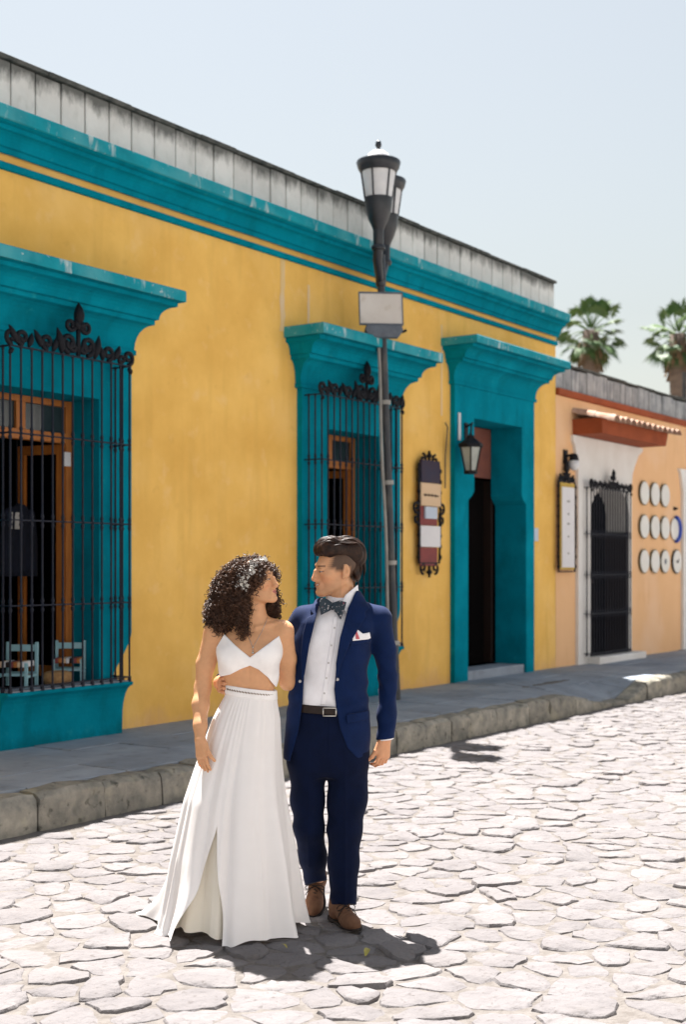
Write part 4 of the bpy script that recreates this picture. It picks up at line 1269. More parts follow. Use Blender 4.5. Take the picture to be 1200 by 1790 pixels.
M['skin'] = skin_mat('skin')
M['suit'] = cloth_mat('navy_wool_suit', (0.0015,0.013,0.066), .8, weave=500, bump=.25, c2=(0.001,0.010,0.05), sheen=.05)
M['suit_trouser'] = cloth_mat('navy_wool_trousers', (0.0015,0.006,0.028), .9, weave=500, bump=.25, c2=(0.0012,0.0045,0.021), sheen=.02)
M['shirt'] = cloth_mat('white_cotton', (0.86,0.85,0.88), .8, weave=300, bump=.1)
M['white_cloth'] = cloth_mat('ivory_crepe', (0.92,0.895,0.885), .9, weave=300, bump=.2)
M['skirt'] = cloth_mat('white_chiffon', (0.92,0.895,0.885), .9, translucent=.10, weave=250, bump=.25, c2=(0.90,0.873,0.862))
M['skirt_lining'] = cloth_mat('cream_lining', (0.90,0.85,0.74), .9, translucent=.15, weave=250, bump=.2, c2=(0.88,0.83,0.71))
M['hair_m'] = mat('dark_brown_hair', (0.040,0.018,0.010), (0.010,0.005,0.004), scale=45, rough=.45, spec=.2, coord='object')
M['hair_w'] = mat('brown_curls', (0.105,0.048,0.025), (0.030,0.014,0.009), scale=22, rough=.45, spec=.4, coord='object')
M['leather'] = mat('brown_suede', (0.15,0.075,0.042), (0.11,0.052,0.03), scale=30, rough=.75, spec=.2, coord='object', bump=.3, bscale=160, bdist=.002)
M['sole'] = mat('dark_shoe_sole', (0.012,0.009,0.008), (0.02,0.014,0.012), scale=20, rough=.7, coord='object')
M['belt'] = mat('dark_brown_belt', (0.020,0.009,0.006), (0.014,0.007,0.005), scale=30, rough=.5, spec=.3, coord='object')
M['silver'] = mat('brushed_silver', (0.62,0.60,0.56), (0.5,0.48,0.45), scale=30, rough=.3, metal=1.0, coord='object')
M['eye'] = mat('eye_white', (0.34,0.29,0.27), (0.30,0.25,0.23), scale=20, rough=.2, spec=.6, coord='object')
M['iris'] = mat('dark_iris', (0.012,0.007,0.005), (0.02,0.01,0.007), scale=20, rough=.15, spec=.7, coord='object')
M['button'] = mat('pale_button', (0.55,0.53,0.52), (0.45,0.44,0.44), scale=20, rough=.3, spec=.5, coord='object')
M['petal'] = mat('white_petals', (0.80,0.78,0.74), (0.70,0.68,0.62), scale=40, rough=.7, coord='object')
M['bowtie'] = mat('dark_floral_bow_tie', (0.020,0.032,0.045), (0.03,0.045,0.06), scale=90, rough=.8, coord='object',
                  stain=[((0.42,0.40,0.42), 75, .60, .64, .9), ((0.30,0.05,0.09), 60, .66, .69, .9)])

def head_field(s_female):
    """canonical head: face looks to -y, ears on x, eyes at z=0"""
    F = s_female
    def f(P):
        d = ell(P, (0, .012, .035), (.076, .098, .080))
        d = smin(d, ell(P, (0, -.030, -.028), (.061-.004*F, .060, .085)), .03)
        for sx in (-1, 1):
            d = smin(d, rc(P, (sx*(.054-.007*F), .012, -.056), (sx*.022, -.074, -.102+.004*F), .020, .016), .03)
            d = smin(d, ell(P, (sx*.043, -.056, -.022), (.024, .024, .020)), .022)
        d = smin(d, ell(P, (0, -.083, -.098+.004*F), (.021-.003*F, .018, .016)), .02)
        d = smin(d, rc(P, (-.032, -.082, .026), (.032, -.082, .026), .0125, .0125), .018)
        d = smin(d, ell(P, (0, -.085, -.066), (.030, .019, .024)), .015)
        for sx in (-1, 1):
            d = smax(d, -ell(P, (sx*.031, -.103, .002), (.017, .016, .011)), .012)
        nose = rc(P, (0, -.0905, .014), (0, -.1155+.001*F, -.034), .008, .0095-.001*F)
        nose = smin(nose, rc(P, (0, -.10, .0), (0, -.098, -.036), .010, .015), .01)
        for sx in (-1, 1): nose = smin(nose, ell(P, (sx*.0125, -.106, -.040), (.0075, .011, .0075)), .008)
        d = smin(d, nose, .008)
        # lips: a curved mouth, corners drawn up in a smile
        sm = 1.0-.75*F
        LP = P.copy(); LP[:, 2] -= sm*.006*(P[:, 0]/.024)**2; LP[:, 1] -= 9.0*P[:, 0]**2
        d = smin(d, ell(LP, (0, -.0985, -.0600), (.023+.003*sm, .0085, .0048+.0007*F)), .005)
        d = smin(d, ell(LP, (0, -.0975, -.0718), (.020+.003*sm, .0090, .0056+.0009*F)), .005)
        d = smax(d, -rc(LP, (-.024-.003*sm, -.1035, -.0655), (.024+.003*sm, -.1035, -.0655), .0022+.0008*sm, .0022+.0008*sm), .003)
        d = smax(d, -ell(P, (0, -.1125, -.0835), (.02, .012, .006)), .012)
        d = smin(d, ell(P, (0, -.0865, -.099), (.019-.003*F, .0165, .0145)), .014)
        # lids
        for sx in (-1, 1):
            d = smin(d, ell(P, (sx*.031, -.0830, .0056), (.0175, .0132, .0074)), .004)
            d = smin(d, ell(P, (sx*.031, -.0815, -.0085), (.016, .0115, .0055)), .006)
        # ears
        for sx in (-1, 1):
            e = ell(P, (sx*.079, .022, -.004), (.009, .019, .031))
            e = smax(e, -ell(P, (sx*.088, .018, .0), (.008, .010, .018)), .005)
            e = smin(e, ell(P, (sx*.076, .012, -.032), (.007, .009, .010)), .008)
            d = smin(d, e, .006)
        return d
    return f

def head_tint(q, base, fem, male_fade=False):
    """colour by place on the face, q in canonical metres"""
    c = np.tile(np.array(base), (len(q), 1))
    def blend(w, col, c):
        w = np.clip(w, 0, 1)[:, None]; return c*(1-w) + np.array(col)*w
    x, y, z = q[:, 0], q[:, 1], q[:, 2]
    ax = np.abs(x); front = y < -.05
    cheek = np.exp(-(((ax-.045)/.022)**2 + ((z+.035)/.022)**2 + ((y+.07)/.04)**2))
    c = blend(.35*cheek, (base[0]*1.05, base[1]*.72, base[2]*.68), c)
    nose = np.exp(-((x/.02)**2 + ((z+.035)/.015)**2 + ((y+.115)/.03)**2)); c = blend(.25*nose, (base[0]*1.02, base[1]*.75, base[2]*.7), c)
    sm = .25 if fem else 1.0
    zz = z - sm*.006*(x/.024)**2
    lw = .0255 + .003*sm
    lip = np.where(front & (ax < lw-.0005) & (y < -.080), 1-np.abs((zz+.066)/(.0108*np.sqrt(np.clip(1-(x/lw)**2, .02, 1))))**4, 0)
    c = blend(np.clip(lip*2, 0, .85), (.42, .13, .12) if fem else (.40, .17, .125), c)
    if not fem:
        tooth = np.where(front & (ax < .019) & (y < -.080), 1-np.abs((zz+.0652)/.0034), 0); c = blend(np.clip(tooth*3, 0, 1), (.72, .68, .62), c)
        fold = np.exp(-(((ax-.034-.25*np.clip(-.045-z, -.02, .03))/.0025)**2))*np.where(front & (z < -.03) & (z > -.075), 1, 0); c = blend(.14*fold, (.25, .11, .07), c)
    else:
        crease = np.where(front & (ax < .022) & (y < -.080), 1-np.abs((zz+.0657)/.0016), 0); c = blend(np.clip(crease, 0, 1)*.7, (.10, .03, .03), c)
    br = np.where(front & (ax > .012) & (ax < .050), 1-np.abs((z-(.0245+.10*(ax-.012)-2.6*(ax-.012)**2 - .002))/(.0055 if not fem else .004)), 0)
    c = blend(np.clip(br*1.6, 0, .72), (.025, .015, .012), c)
    lash = np.where(front & (ax > .015) & (ax < .048), 1-np.abs((z-.0005+8*(ax-.031)**2)/.0034), 0); c = blend(np.clip(lash*1.5, 0, .62), (.02, .012, .01), c)
    if male_fade:
        beard = np.exp(-(((z+.085)/.035)**2))*(y < .0)*(np.clip((ax-.012)/.02, 0, 1)*.6+.4)
        c = blend(.16*beard, (.12, .09, .075), c)
        side = np.clip((z-.0)/.02, 0, 1)*np.clip((y+.060-.35*np.clip(z-.03, -.03, .05)+.003*np.sin(z*700))/.026, 0, 1)*(ax < .0775)
        back = np.clip((y-.035)/.02, 0, 1)*np.clip((z+.075)/.04, 0, 1)
        burn = np.clip((z+.012)/.02, 0, 1)*np.clip((y+.036)/.016, 0, 1)*np.clip((.016-y)/.01, 0, 1)
        c = blend(np.maximum(np.maximum(side, back), burn)*.9, (.030, .019, .015), c)
    return c

def finger(P, base, d1, segs, r0, r1, curl, axis):
    """bent finger: direction turned about axis by curl at each joint"""
    p = np.array(base, float); d = np.array(d1, float); d /= np.linalg.norm(d); a = np.array(axis, float); a /= np.linalg.norm(a)
    pts = [p]; n = len(segs)
    for L, cu in zip(segs, curl):
        th = cu; d = d*math.cos(th) + np.cross(a, d)*math.sin(th) + a*(a@d)*(1-math.cos(th))
        p = p + d*L; pts.append(p)
    rad = np.linspace(r0, r1, n+1)
    return chain(P, pts, rad, .004)

def hand_field(P, wrist, down, across, s=1.0, curl=(.25, .35, .3), thumb=None, spread=.06, side=1):
    """relaxed hand: wrist point, direction of the fingers, direction from little finger to index"""
    w_ = np.array(wrist, float); d = np.array(down, float); d /= np.linalg.norm(d)
    a = np.array(across, float); a -= d*(a@d); a /= np.linalg.norm(a)
    n = np.cross(d, a)*side                    # palm side
    pal = None
    for t in (-1.4, -.5, .5, 1.4):
        e = rc(P, w_ + d*.004*s + a*t*.011*s, w_ + d*(.086-.004*abs(t))*s + a*t*.0185*s, .0155*s, .0125*s)
        pal = e if pal is None else smin(pal, e, .016*s)
    pal = smin(pal, rc(P, w_ + d*.02*s + a*.022*s + n*.006*s, w_ + d*.05*s + a*.024*s + n*.010*s, .015*s, .014*s), .014*s)
    f = pal
    Ls = [(.030, .019, .017), (.036, .023, .019), (.040, .026, .020), (.036, .022, .019)]
    for i, t in enumerate((-1.45, -.5, .48, 1.45)):
        b = w_ + d*(.088-.004*abs(t))*s + a*t*.0185*s
        dd = d + a*t*spread
        cu = [c*(1.15-.1*i) for c in curl]
        f = smin(f, finger(P, b, dd, [q*s for q in Ls[i]], .0092*s, .0066*s, cu, np.cross(d, n)), .0045*s)
    tb = w_ + d*.028*s + a*.026*s + n*.008*s
    td, tcurl = thumb if thumb is not None else (d*.8 + a*.55 + n*.35, (.0, .2, .2))
    td = np.array(td, float)
    f = smin(f, finger(P, tb, td, [.042*s, .030*s, .025*s], .0135*s, .0078*s, tcurl, np.cross(d, n)), .010*s)
    return f
# ------------------------------------------------------------------ the man
def near(P, fn, c, r):
    """evaluate a costly piece only close to it"""
    c = np.asarray(c, F32)
    d = np.sqrt(((P-c)**2).sum(1)) - r
    out = np.maximum(d, .03).astype(F32)
    m = d < .03
    if m.any(): out[m] = np.minimum(fn(P[m]), .2)
    return out

RZ = TH - R(90)
def person_root(px, d, lab):
    p = CAM + FWD*d + RGT*((px-600)/2300*d)
    e_ = empty('person', (p.x, p.y, 0.012), RZ)
    return tag(e_, lab, 'person', 'couple walking in the street')

SKIN_M = (.63, .335, .18); SKIN_W = (.62, .33, .172)
man = person_root(600, 6.15, 'young man in navy suit and floral bow tie looking at the woman beside him')
S_ = 0.002674
def mp(pts): return [((x-600)*S_, 1.65-(y-993)*S_) for x, y in pts]

HM_C = np.array([-.030, .012, 1.628]); HM_R = rotm(R(-73), R(3), 0)
headM = head_field(0.0)
toM = lambda P: ((P-HM_C.astype(F32))@HM_R.astype(F32))
WR_L = (.197, .0, .842); WR_R = (-.574, -.062, 1.108)
def body_m(P):
    d = loft(P, [(.74,-.07,0,.15,.095),(1.0,-.066,0,.15,.095),(1.28,-.055,.005,.165,.10),(1.38,-.03,.01,.165,.09),(1.44,-.01,.015,.12,.07),(1.49,0,.02,.06,.055)])
    d = smin(d, chain(P, [(.005,.022,1.40),(-.002,.02,1.50),(-.012,.016,1.57)], [.062,.058,.058], .02), .03)
    d = smin(d, chain(P, [(.10,.012,1.41),(.18,.01,1.395),(.210,.04,1.11),WR_L], [.04,.045,.036,.026]), .02)
    d = smin(d, chain(P, [(-.12,.012,1.41),(-.18,.015,1.395),(-.34,.10,1.17),WR_R], [.04,.045,.036,.027]), .02)
    d = smin(d, chain(P, [(.02,0,.80),(.004,-.03,.42),(-.003,-.05,.09)], [.08,.055,.038]), .03)
    d = smin(d, chain(P, [(-.16,0,.80),(-.16,-.01,.43),(-.125,.14,.16)], [.08,.052,.036]), .03)
    d = smin(d, near(P, lambda q: headM(toM(q)), HM_C, .17), .014)
    d = smin(d, near(P, lambda q: hand_field(q, WR_L, (-.10,-.14,-1), (-.75,-.66,0), .98, (.42,.85,.6), ((-.42,-.35,-.86), (.05,.25,.35)), .03, 1), (.18,-.02,.77), .15), .012)
    d = smin(d, near(P, lambda q: hand_field(q, WR_R, (.16,-1,-.03), (.05,0,1), .98, (.42,.62,.5), ((.25,-.55,.75), (.1,.25,.2)), .12, -1), (-.55,-.14,1.108), .17), .012)
    return d
X, Q = net(body_m, (-.66,-.30,.0), (.30,.36,1.78), .0032)
q = toM(X); q = q.astype(float)
tint = head_tint(q, SKIN_M, False, True)
far = (np.abs(q) > .16).any(1) | (q[:, 2] < -.135)
tint[far] = SKIN_M
hand = X[:, 2] < 1.2
tint[hand] = np.array(SKIN_M)*(1.0, .93, .92)
mesh_obj('body', X, Q, M['skin'], man, tint)

def eyes(parent, C, Rm, s=1.0, look=0.0):
    for sx in (-1, 1):
        c = C + Rm@(np.array([sx*.031, -.0805, .0005])*s)
        mb = MB(); mb.lathe([(.0125*s*math.cos(a), .0125*s*math.sin(a)) for a in np.linspace(-1.55, 1.55, 10)], tuple(c), 14)
        e_ = mb.build('eye', M['eye'], parent, local=True, smooth=True)
        dv = Rm@np.array([look, -1, -.05]); dv = dv/np.linalg.norm(dv)
        mb = MB(); mb.lathe([(.0062*s, .0108*s), (.0056*s, .0122*s), (.003*s, .0129*s), (.0005, .0131*s)], tuple(c), 12, axis=tuple(dv))
        mb.build('iris', M['iris'], e_, local=True, smooth=True)
eyes(man, HM_C, HM_R)

# hair: swept-back top, faded sides
def hair_m(P0):
    P = P0 + np.array([0, 0, 0], F32)
    P[:, 2] = np.where(P[:, 2] > .06, .06 + (P[:, 2]-.06)/.92, P[:, 2])       # flatter on top
    d = ell(P, (0, .018, .096), (.070, .104, .054))
    d = smin(d, rc(P, (-.028, -.046, .106), (.030, -.046, .106), .042, .042), .05)
    d = smin(d, ell(P, (0, .082, .062), (.064, .064, .072)), .05)
    d = smin(d, ell(P, (0, .078, -.02), (.055, .036, .05)), .03)
    zl = np.interp(P[:, 1], [-.12, -.075, -.045, -.02, .03, .06, .09], [.074, .072, .060, .045, .040, .0, -.06]).astype(F32)
    d = smax(d, zl - P[:, 2], .012)
    d = d + .0028*np.sin(P[:, 0]*150 + 12*P[:, 1] + 3*np.sin(P[:, 1]*30)) * np.clip((P[:, 2]-.05)/.05, 0, 1) + .0016*np.sin(P[:, 0]*330+P[:, 1]*25)
    return d.astype(F32)
Xc, Qc = net(hair_m, (-.09,-.14,-.09), (.09,.17,.18), .0028)
ho_ = mesh_obj('hair', (Xc@HM_R.T + HM_C), Qc, M['hair_m'], man)
rh = np.random.default_rng(17)
mb = MB()
def hair_top(x, y):
    zs = np.linspace(.19, .0, 96)
    f = hair_m(np.stack([np.full(96, x), np.full(96, y), zs], 1).astype(F32))
    k = np.argmax(f < 0)
    return zs[k] if f[k] < 0 else None
for k in range(330):
    x0 = rh.uniform(-.060, .060); y0 = rh.uniform(-.092, -.01); y1 = min(.14, y0 + rh.uniform(.09, .20)); ph = rh.uniform(0, 6)
    pts = []
    lift = rh.uniform(.001, .009)
    for t in np.linspace(0, 1, 11):
        y = y0 + (y1-y0)*t; x = x0*(1-.12*t) + .004*math.sin(ph+5*t) + .006*t
        z = hair_top(x, y)
        if z is None: break
        pts.append(HM_R@np.array([x, y, z + lift*math.sin(math.pi*t)+.0006]) + HM_C)
    if len(pts) > 4:
        mb.tube(pts, [.0010 + .0026*math.sin(math.pi*(i+.3)/len(pts)) for i in range(len(pts))], 4)
for k in range(60):                                   # locks at the back and crown
    a = rh.uniform(-1.2, 1.2); z0 = rh.uniform(.02, .12)
    p0 = np.array([.055*math.sin(a), .075+.06*math.cos(a), z0]); pts = []
    for t in np.linspace(0, 1, 7):
        pts.append(HM_R@(p0*np.array([1-.1*t, 1-.02*t+.05*math.sin(t*3)*.3, 1]) + np.array([0, .006*math.sin(3*t), -.06*t])) + HM_C)
    mb.tube(pts, [.0022]*6+[.0006], 4)
so = mb.build('hair_strands', M['hair_m'], ho_, local=True, smooth=True)
so['kind'] = 'stuff'

# suit
MT = [(.735,-.072,.0,.200,.135),(.90,-.072,0,.198,.135),(1.0,-.068,0,.191,.13),(1.13,-.062,0,.184,.122),(1.28,-.055,0,.192,.128),(1.38,-.03,.008,.192,.122),(1.45,-.008,.014,.150,.088),(1.485,0,.018,.090,.072),(1.515,.002,.02,.070,.066)]
def torso_m(P):
    d = loft(P, MT, 2.4, .012)
    for a, b in (((-.085,.014,1.440),(-.180,.014,1.404)), ((.080,.014,1.442),(.168,.012,1.404))):
        d = smin(d, rc(P, a, b, .042, .055), .03)
    return d
SL_L = [(.170,.012,1.395),(.198,.028,1.25),(.212,.04,1.11),(.206,.012,.96),(.197,-.002,.80)]
SL_R = [(-.182,.015,1.395),(-.27,.06,1.28),(-.345,.10,1.17),(-.46,.04,1.135),(-.590,-.070,1.100)]
def sleeves(P):
    l = chain(P, SL_L, [.057,.052,.047,.044,.042], .02)
    w = .0065*np.sqrt(np.sin(P[:, 2]*44 + P[:, 0]*30 + 1.5*np.sin(P[:, 1]*40+P[:, 2]*9))**2+.03)*np.exp(-((P[:, 2]-1.10)/.12)**2) + .003*np.sin(P[:, 2]*60-P[:, 0]*50)*np.exp(-((P[:, 2]-.90)/.06)**2)
    l = smax(l + w, (.842 + .10*(P[:, 0]-.197)) - P[:, 2], .004)
    r = chain(P, SL_R, [.060,.057,.055,.048,.044], .02)
    n_ = np.array([-.72,-.66,-.2], F32)
    r = smax(r, (P - np.array([-.562,-.050,1.108], F32))@n_, .004)
    return l, r
L_EDGE = [(560,1046),(553,1080),(541,1130),(533,1180),(530,1230),(524,1275),(509,1328)]
R_EDGE = [(626,1030),(610,1066),(596,1116),(589,1160),(585,1205),(588,1235),(595,1272),(608,1306),(630,1330)]
OPEN = mp(L_EDGE[:1] + L_EDGE + [(509,1350),(640,1350)] + R_EDGE[::-1] + [(626,1010),(560,1010)])
def jacket_m(P):
    t = torso_m(P)
    l, r = sleeves(P)
    x, y, z = P[:, 0], P[:, 1], P[:, 2]
    fold = .007*np.sqrt(np.sin(26*z + 16*x + .8*np.sin(14*x))**2+.03)*np.exp(-((z-1.13)/.11)**2)*np.clip((x+.03)/.06, 0, 1) + .005*np.sqrt(np.sin(20*x-30*z)**2+.03)*np.exp(-((z-1.28)/.08)**2)*np.clip((x-.06)/.05, 0, 1) \
         + .005*np.sin(26*x + 14*z + 1)*np.clip((.98-z)/.2, 0, 1) + .0025*np.sin(80*z-30*x+1.3)*np.exp(-((z-1.02)/.06)**2)
    t = t + fold
    d = smin(smin(t, l, .028), r, .028)
    # pocket flaps read as shallow lines
    op = poly2(x, z, OPEN)
    cut = smax(smax(op, y - .03, .006), -.7 - z, .006)
    d = smax(d, -cut, .006)
    d = smax(d, .757 + .012*np.sin(9*x) - z, .006)
    # open neck
    d = smax(d, -loft(P, [(1.42,-.005,.012,.068,.058),(1.47,0,.016,.066,.062),(1.56,0,.018,.072,.072)], 2.2), .006)
    return d.astype(F32)
X, Q = net(jacket_m, (-.64,-.22,.70), (.30,.28,1.56), .0042)
jk = mesh_obj('jacket', X, Q, M['suit'], man)

def jacket_plain(P):
    x, z = P[:, 0], P[:, 2]
    return torso_m(P)
def patch(name, poly, base, lift, thick, mt, parent, lo, hi, h=.003, front=True, soft=.003):
    def f(P):
        b = base(P)
        d = smax(np.abs(b-lift)-thick, poly2(P[:, 0], P[:, 2], poly), soft)
        return np.maximum(d, P[:, 1]-.03 if front else d).astype(F32)
    X, Q = net(f, lo, hi, h)
    return mesh_obj(name, X, Q, mt, parent)
LAP_R = mp([(626,1031),(634,1043),(646,1066),(638,1074),(640,1080),(630,1096),(613,1124),(600,1154),(588,1190),(588,1160),(595,1116),(609,1066)])
LAP_L = mp([(561,1046),(552,1052),(543,1070),(549,1077),(538,1083),(531,1110),(527,1150),(529,1195),(534,1180),(542,1130),(554,1080)])
patch('lapel', LAP_R, torso_m, .010, .0075, M['suit'], jk, (-.10,-.19,1.08), (.18,.08,1.58))
patch('lapel', LAP_L, torso_m, .010, .0075, M['suit'], jk, (-.26,-.19,1.08), (-.06,.08,1.56))
patch('breast_pocket', mp([(612,1122),(648,1116),(649,1124),(613,1130)]), torso_m, .003, .005, M['suit'], jk, (.0,-.19,1.26), (.16,.05,1.36))
patch('pocket_flap', mp([(606,1248),(644,1243),(644,1258),(607,1263)]), torso_m, .005, .006, M['suit'], jk, (-.01,-.19,.90), (.15,.05,1.02))
patch('pocket_square', mp([(616,1122),(617,1103),(623,1101),(634,1110),(646,1108),(648,1118),(644,1120)]), torso_m, .006, .006, M['shirt'], jk, (.02,-.19,1.27), (.15,.05,1.38))
patch('pink_trim', mp([(622.2,1119),(621,1104),(623,1103.5),(629,1119)]), torso_m, .0105, .004, mat('pink_thread', (.55,.12,.14), (.5,.1,.12), scale=20), jk, (.03,-.19,1.29), (.1,.05,1.37), .002, soft=.001)
def btn(px, py, rad, mt, off, parent, base=torso_m, nm='button'):
    (u, z), = mp([(px, py)])
    ys = np.linspace(-.22, .05, 200); f = base(np.stack([np.full(200, u), ys, np.full(200, z)], 1).astype(F32))
    y = ys[np.argmax(f < off)]
    MB().lathe([(rad, 0), (rad, .003), (rad*.7, .004), (.0005, .0035)], (u, y, z), 10, axis=(0,-1,0)).build(nm, mt, parent, local=True, smooth=True, auto=50)
btn(590.5, 1188, .007, M['button'], .004, jk); btn(526, 1192, .007, M['button'], .004, jk)

# shirt
def shirt_f(P):
    x, y, z = P[:, 0], P[:, 1], P[:, 2]
    t = loft(P, MT, 2.4, .012) + .0145
    t = t + .003*np.sin(32*x - 22*z + .5) + .0025*np.sin(60*x+38*z)*np.clip((1.25-z)/.15, 0, 1) + .004*np.exp(-((x+.02+.20*(1.45-z)+.012)/.003)**2)*0
    t = smax(t, np.maximum(.985-z, z-1.50), .01)
    return t
X, Q = net(lambda P: shirt_f(P).astype(F32), (-.28,-.16,.96), (.17,.16,1.53), .004)
sh_ = mesh_obj('shirt', X, Q, M['shirt'], man)
# placket: a narrow strip down the front
patch('placket', mp([(584,1080),(592,1080),(585,1130),(577,1180),(570,1232),(562,1232),(569,1180),(577,1130)]), shirt_f, .001, .003, M['shirt'], sh_, (-.13,-.17,.98), (.01,.05,1.43), .0028)
for px_, py_ in ((585.5,1100),(580,1130),(575,1160),(571.5,1186),(568,1212)):
    btn(px_, py_, .0048, M['button'], .004, sh_, shirt_f)
def collar_stand(P):
    d = loft(P, [(1.455,-.002,.014,.071,.066),(1.50,-.002,.017,.068,.066),(1.555,0,.022,.070,.069)], 2.1)
    zt = 1.518 + .35*(P[:, 1]) + .05*P[:, 0]
    return smax(np.abs(d)-.0035, np.maximum(P[:, 2]-zt, 1.455-P[:, 2]), .003).astype(F32)
X, Q = net(collar_stand, (-.1,-.08,1.43), (.1,.11,1.58), .003); mesh_obj('collar', X, Q, M['shirt'], sh_)
def ncol(P): return loft(P, [(1.40,-.004,.004,.108,.105),(1.46,-.002,.012,.080,.076),(1.51,0,.018,.072,.070),(1.56,0,.022,.072,.071)], 2.1)
patch('collar_wing', mp([(626,1026),(628,1046),(608,1079),(596,1060),(604,1044)]), ncol, .005, .004, M['shirt'], sh_, (-.04,-.13,1.38), (.12,.06,1.59))
patch('collar_wing', mp([(572,1043),(584,1052),(580,1062),(566,1078),(562,1056)]), ncol, .005, .004, M['shirt'], sh_, (-.13,-.13,1.38), (-.02,.06,1.55))

# bow tie
def bow(P):
    u, z, y = P[:, 0], P[:, 2], P[:, 1]
    d = None
    for pl, yy in ((mp([(583,1058),(572,1050),(561,1047),(559,1062),(562,1078),(573,1073),(583,1068)]), -.088), (mp([(582,1057),(594,1053),(606,1056),(603,1068),(596,1086),(589,1075),(581,1069)]), -.092)):
        pw = poly2(u, z, pl)
        th = .009 + .10*np.abs(u+.046)
        e = smax(pw, np.abs(y-yy + .2*np.abs(u+.046))-th*.75, .006)
        d = e if d is None else np.minimum(d, e)
    d = smin(d, ell(P, (-.047,-.095,1.458), (.011,.013,.014)), .003)
    return d.astype(F32)
X, Q = net(bow, (-.13,-.14,1.38), (.04,-.04,1.53), .0024); mesh_obj('bow_tie', X, Q, M['bowtie'], man)

# trousers and belt
def trousers(P):
    x, y, z = P[:, 0], P[:, 1], P[:, 2]
    d = loft(P, [(.66,-.072,.0,.150,.105),(.74,-.072,.0,.182,.122),(.85,-.07,.0,.18,.125),(.95,-.068,0,.172,.12),(1.005,-.066,0,.168,.115)], 2.3, .01)
    l = chain(P, [(-.163,0,.82),(-.166,0,.56),(-.160,-.015,.43),(-.143,.055,.28),(-.125,.135,.10)], [.100,.077,.070,.063,.052], .03)
    r = chain(P, [(.022,0,.82),(.019,-.01,.56),(.006,-.03,.42),(.002,-.042,.27),(.000,-.055,.03)], [.098,.090,.079,.069,.062], .03)
    rg = lambda a: np.sqrt(np.sin(a)**2+.03)          # soft-edged creases
    side_in = np.clip(.5+(x+.15)*9, 0, 1); side_out = np.clip(.5-(x-.0)*9, 0, 1)
    wl = .0055*rg(34*z + 22*x + 12*y)*np.exp(-((z-.44)/.07)**2)*(1-side_in*.7) + .006*rg(42*z - 26*x + 8*y)*np.exp(-((z-.20)/.055)**2)*(.35+.65*side_in) + .0035*np.sin(40*x+18*z)*np.clip((.75-z)/.1, 0, 1)*np.clip((z-.5)/.1, 0, 1)
    wr = .0055*rg(31*z - 20*x + 1)*np.exp(-((z-.41)/.08)**2)*side_out + .0075*rg(38*z + 24*x + 9*y + .6)*np.exp(-((z-.12)/.045)**2)*(.3+.7*side_out) + .0035*np.sin(50*x-22*z)*np.clip((.75-z)/.1, 0, 1)*np.clip((z-.45)/.1, 0, 1)
    l = smax(l + wl, .140 + .25*(x+.125) - .30*(y-.12) - z, .004); r = smax(r + wr, .078 - .30*(y+.05) - z, .004)
    # pressed crease
    l = l - .004*np.exp(-((x+.160)/.008)**2)*(y < 0); r = r - .004*np.exp(-((x-.010)/.008)**2)*(y < 0)
    d = smin(smin(d, l, .035), r, .035)
    sp = smin(l, r, .004)
    w_ = np.clip((z-.60)/.10, 0, 1)
    d = d*w_ + sp*(1-w_)
    fly = .003*np.exp(-((x+.072)/.004)**2)*np.exp(-((z-.87)/.08)**4)*(y < 0)
    return (d + fly).astype(F32)
X, Q = net(trousers, (-.28,-.16,.02), (.15,.26,1.02), .0042); tr_ = mesh_obj('trousers', X, Q, M['suit_trouser'], man)
def beltf(P):
    d = loft(P, [(.93,-.068,0,.174,.122),(1.03,-.066,0,.168,.116)], 2.3)
    return smax(np.abs(d-.003)-.004, np.abs(P[:, 2]-.985+.06*(P[:, 0]+.06))-.019, .003).astype(F32)
X, Q = net(beltf, (-.27,-.15,.94), (.13,.15,1.03), .0032); bl = mesh_obj('belt', X, Q, M['belt'], man)
mb = MB()
bx0, bx1, bz0, bz1, by = (566-600)*S_, (588-600)*S_, .962, .998, -.131
for a, b in (((bx0, bz0), (bx1, bz0)), ((bx1, bz0), (bx1, bz1)), ((bx1, bz1), (bx0, bz1)), ((bx0, bz1), (bx0, bz0))):
    mb.tube([(a[0], by, a[1]), (b[0], by, b[1])], .0035, 6)
mb.build('buckle', M['silver'], bl, local=True, smooth=True)

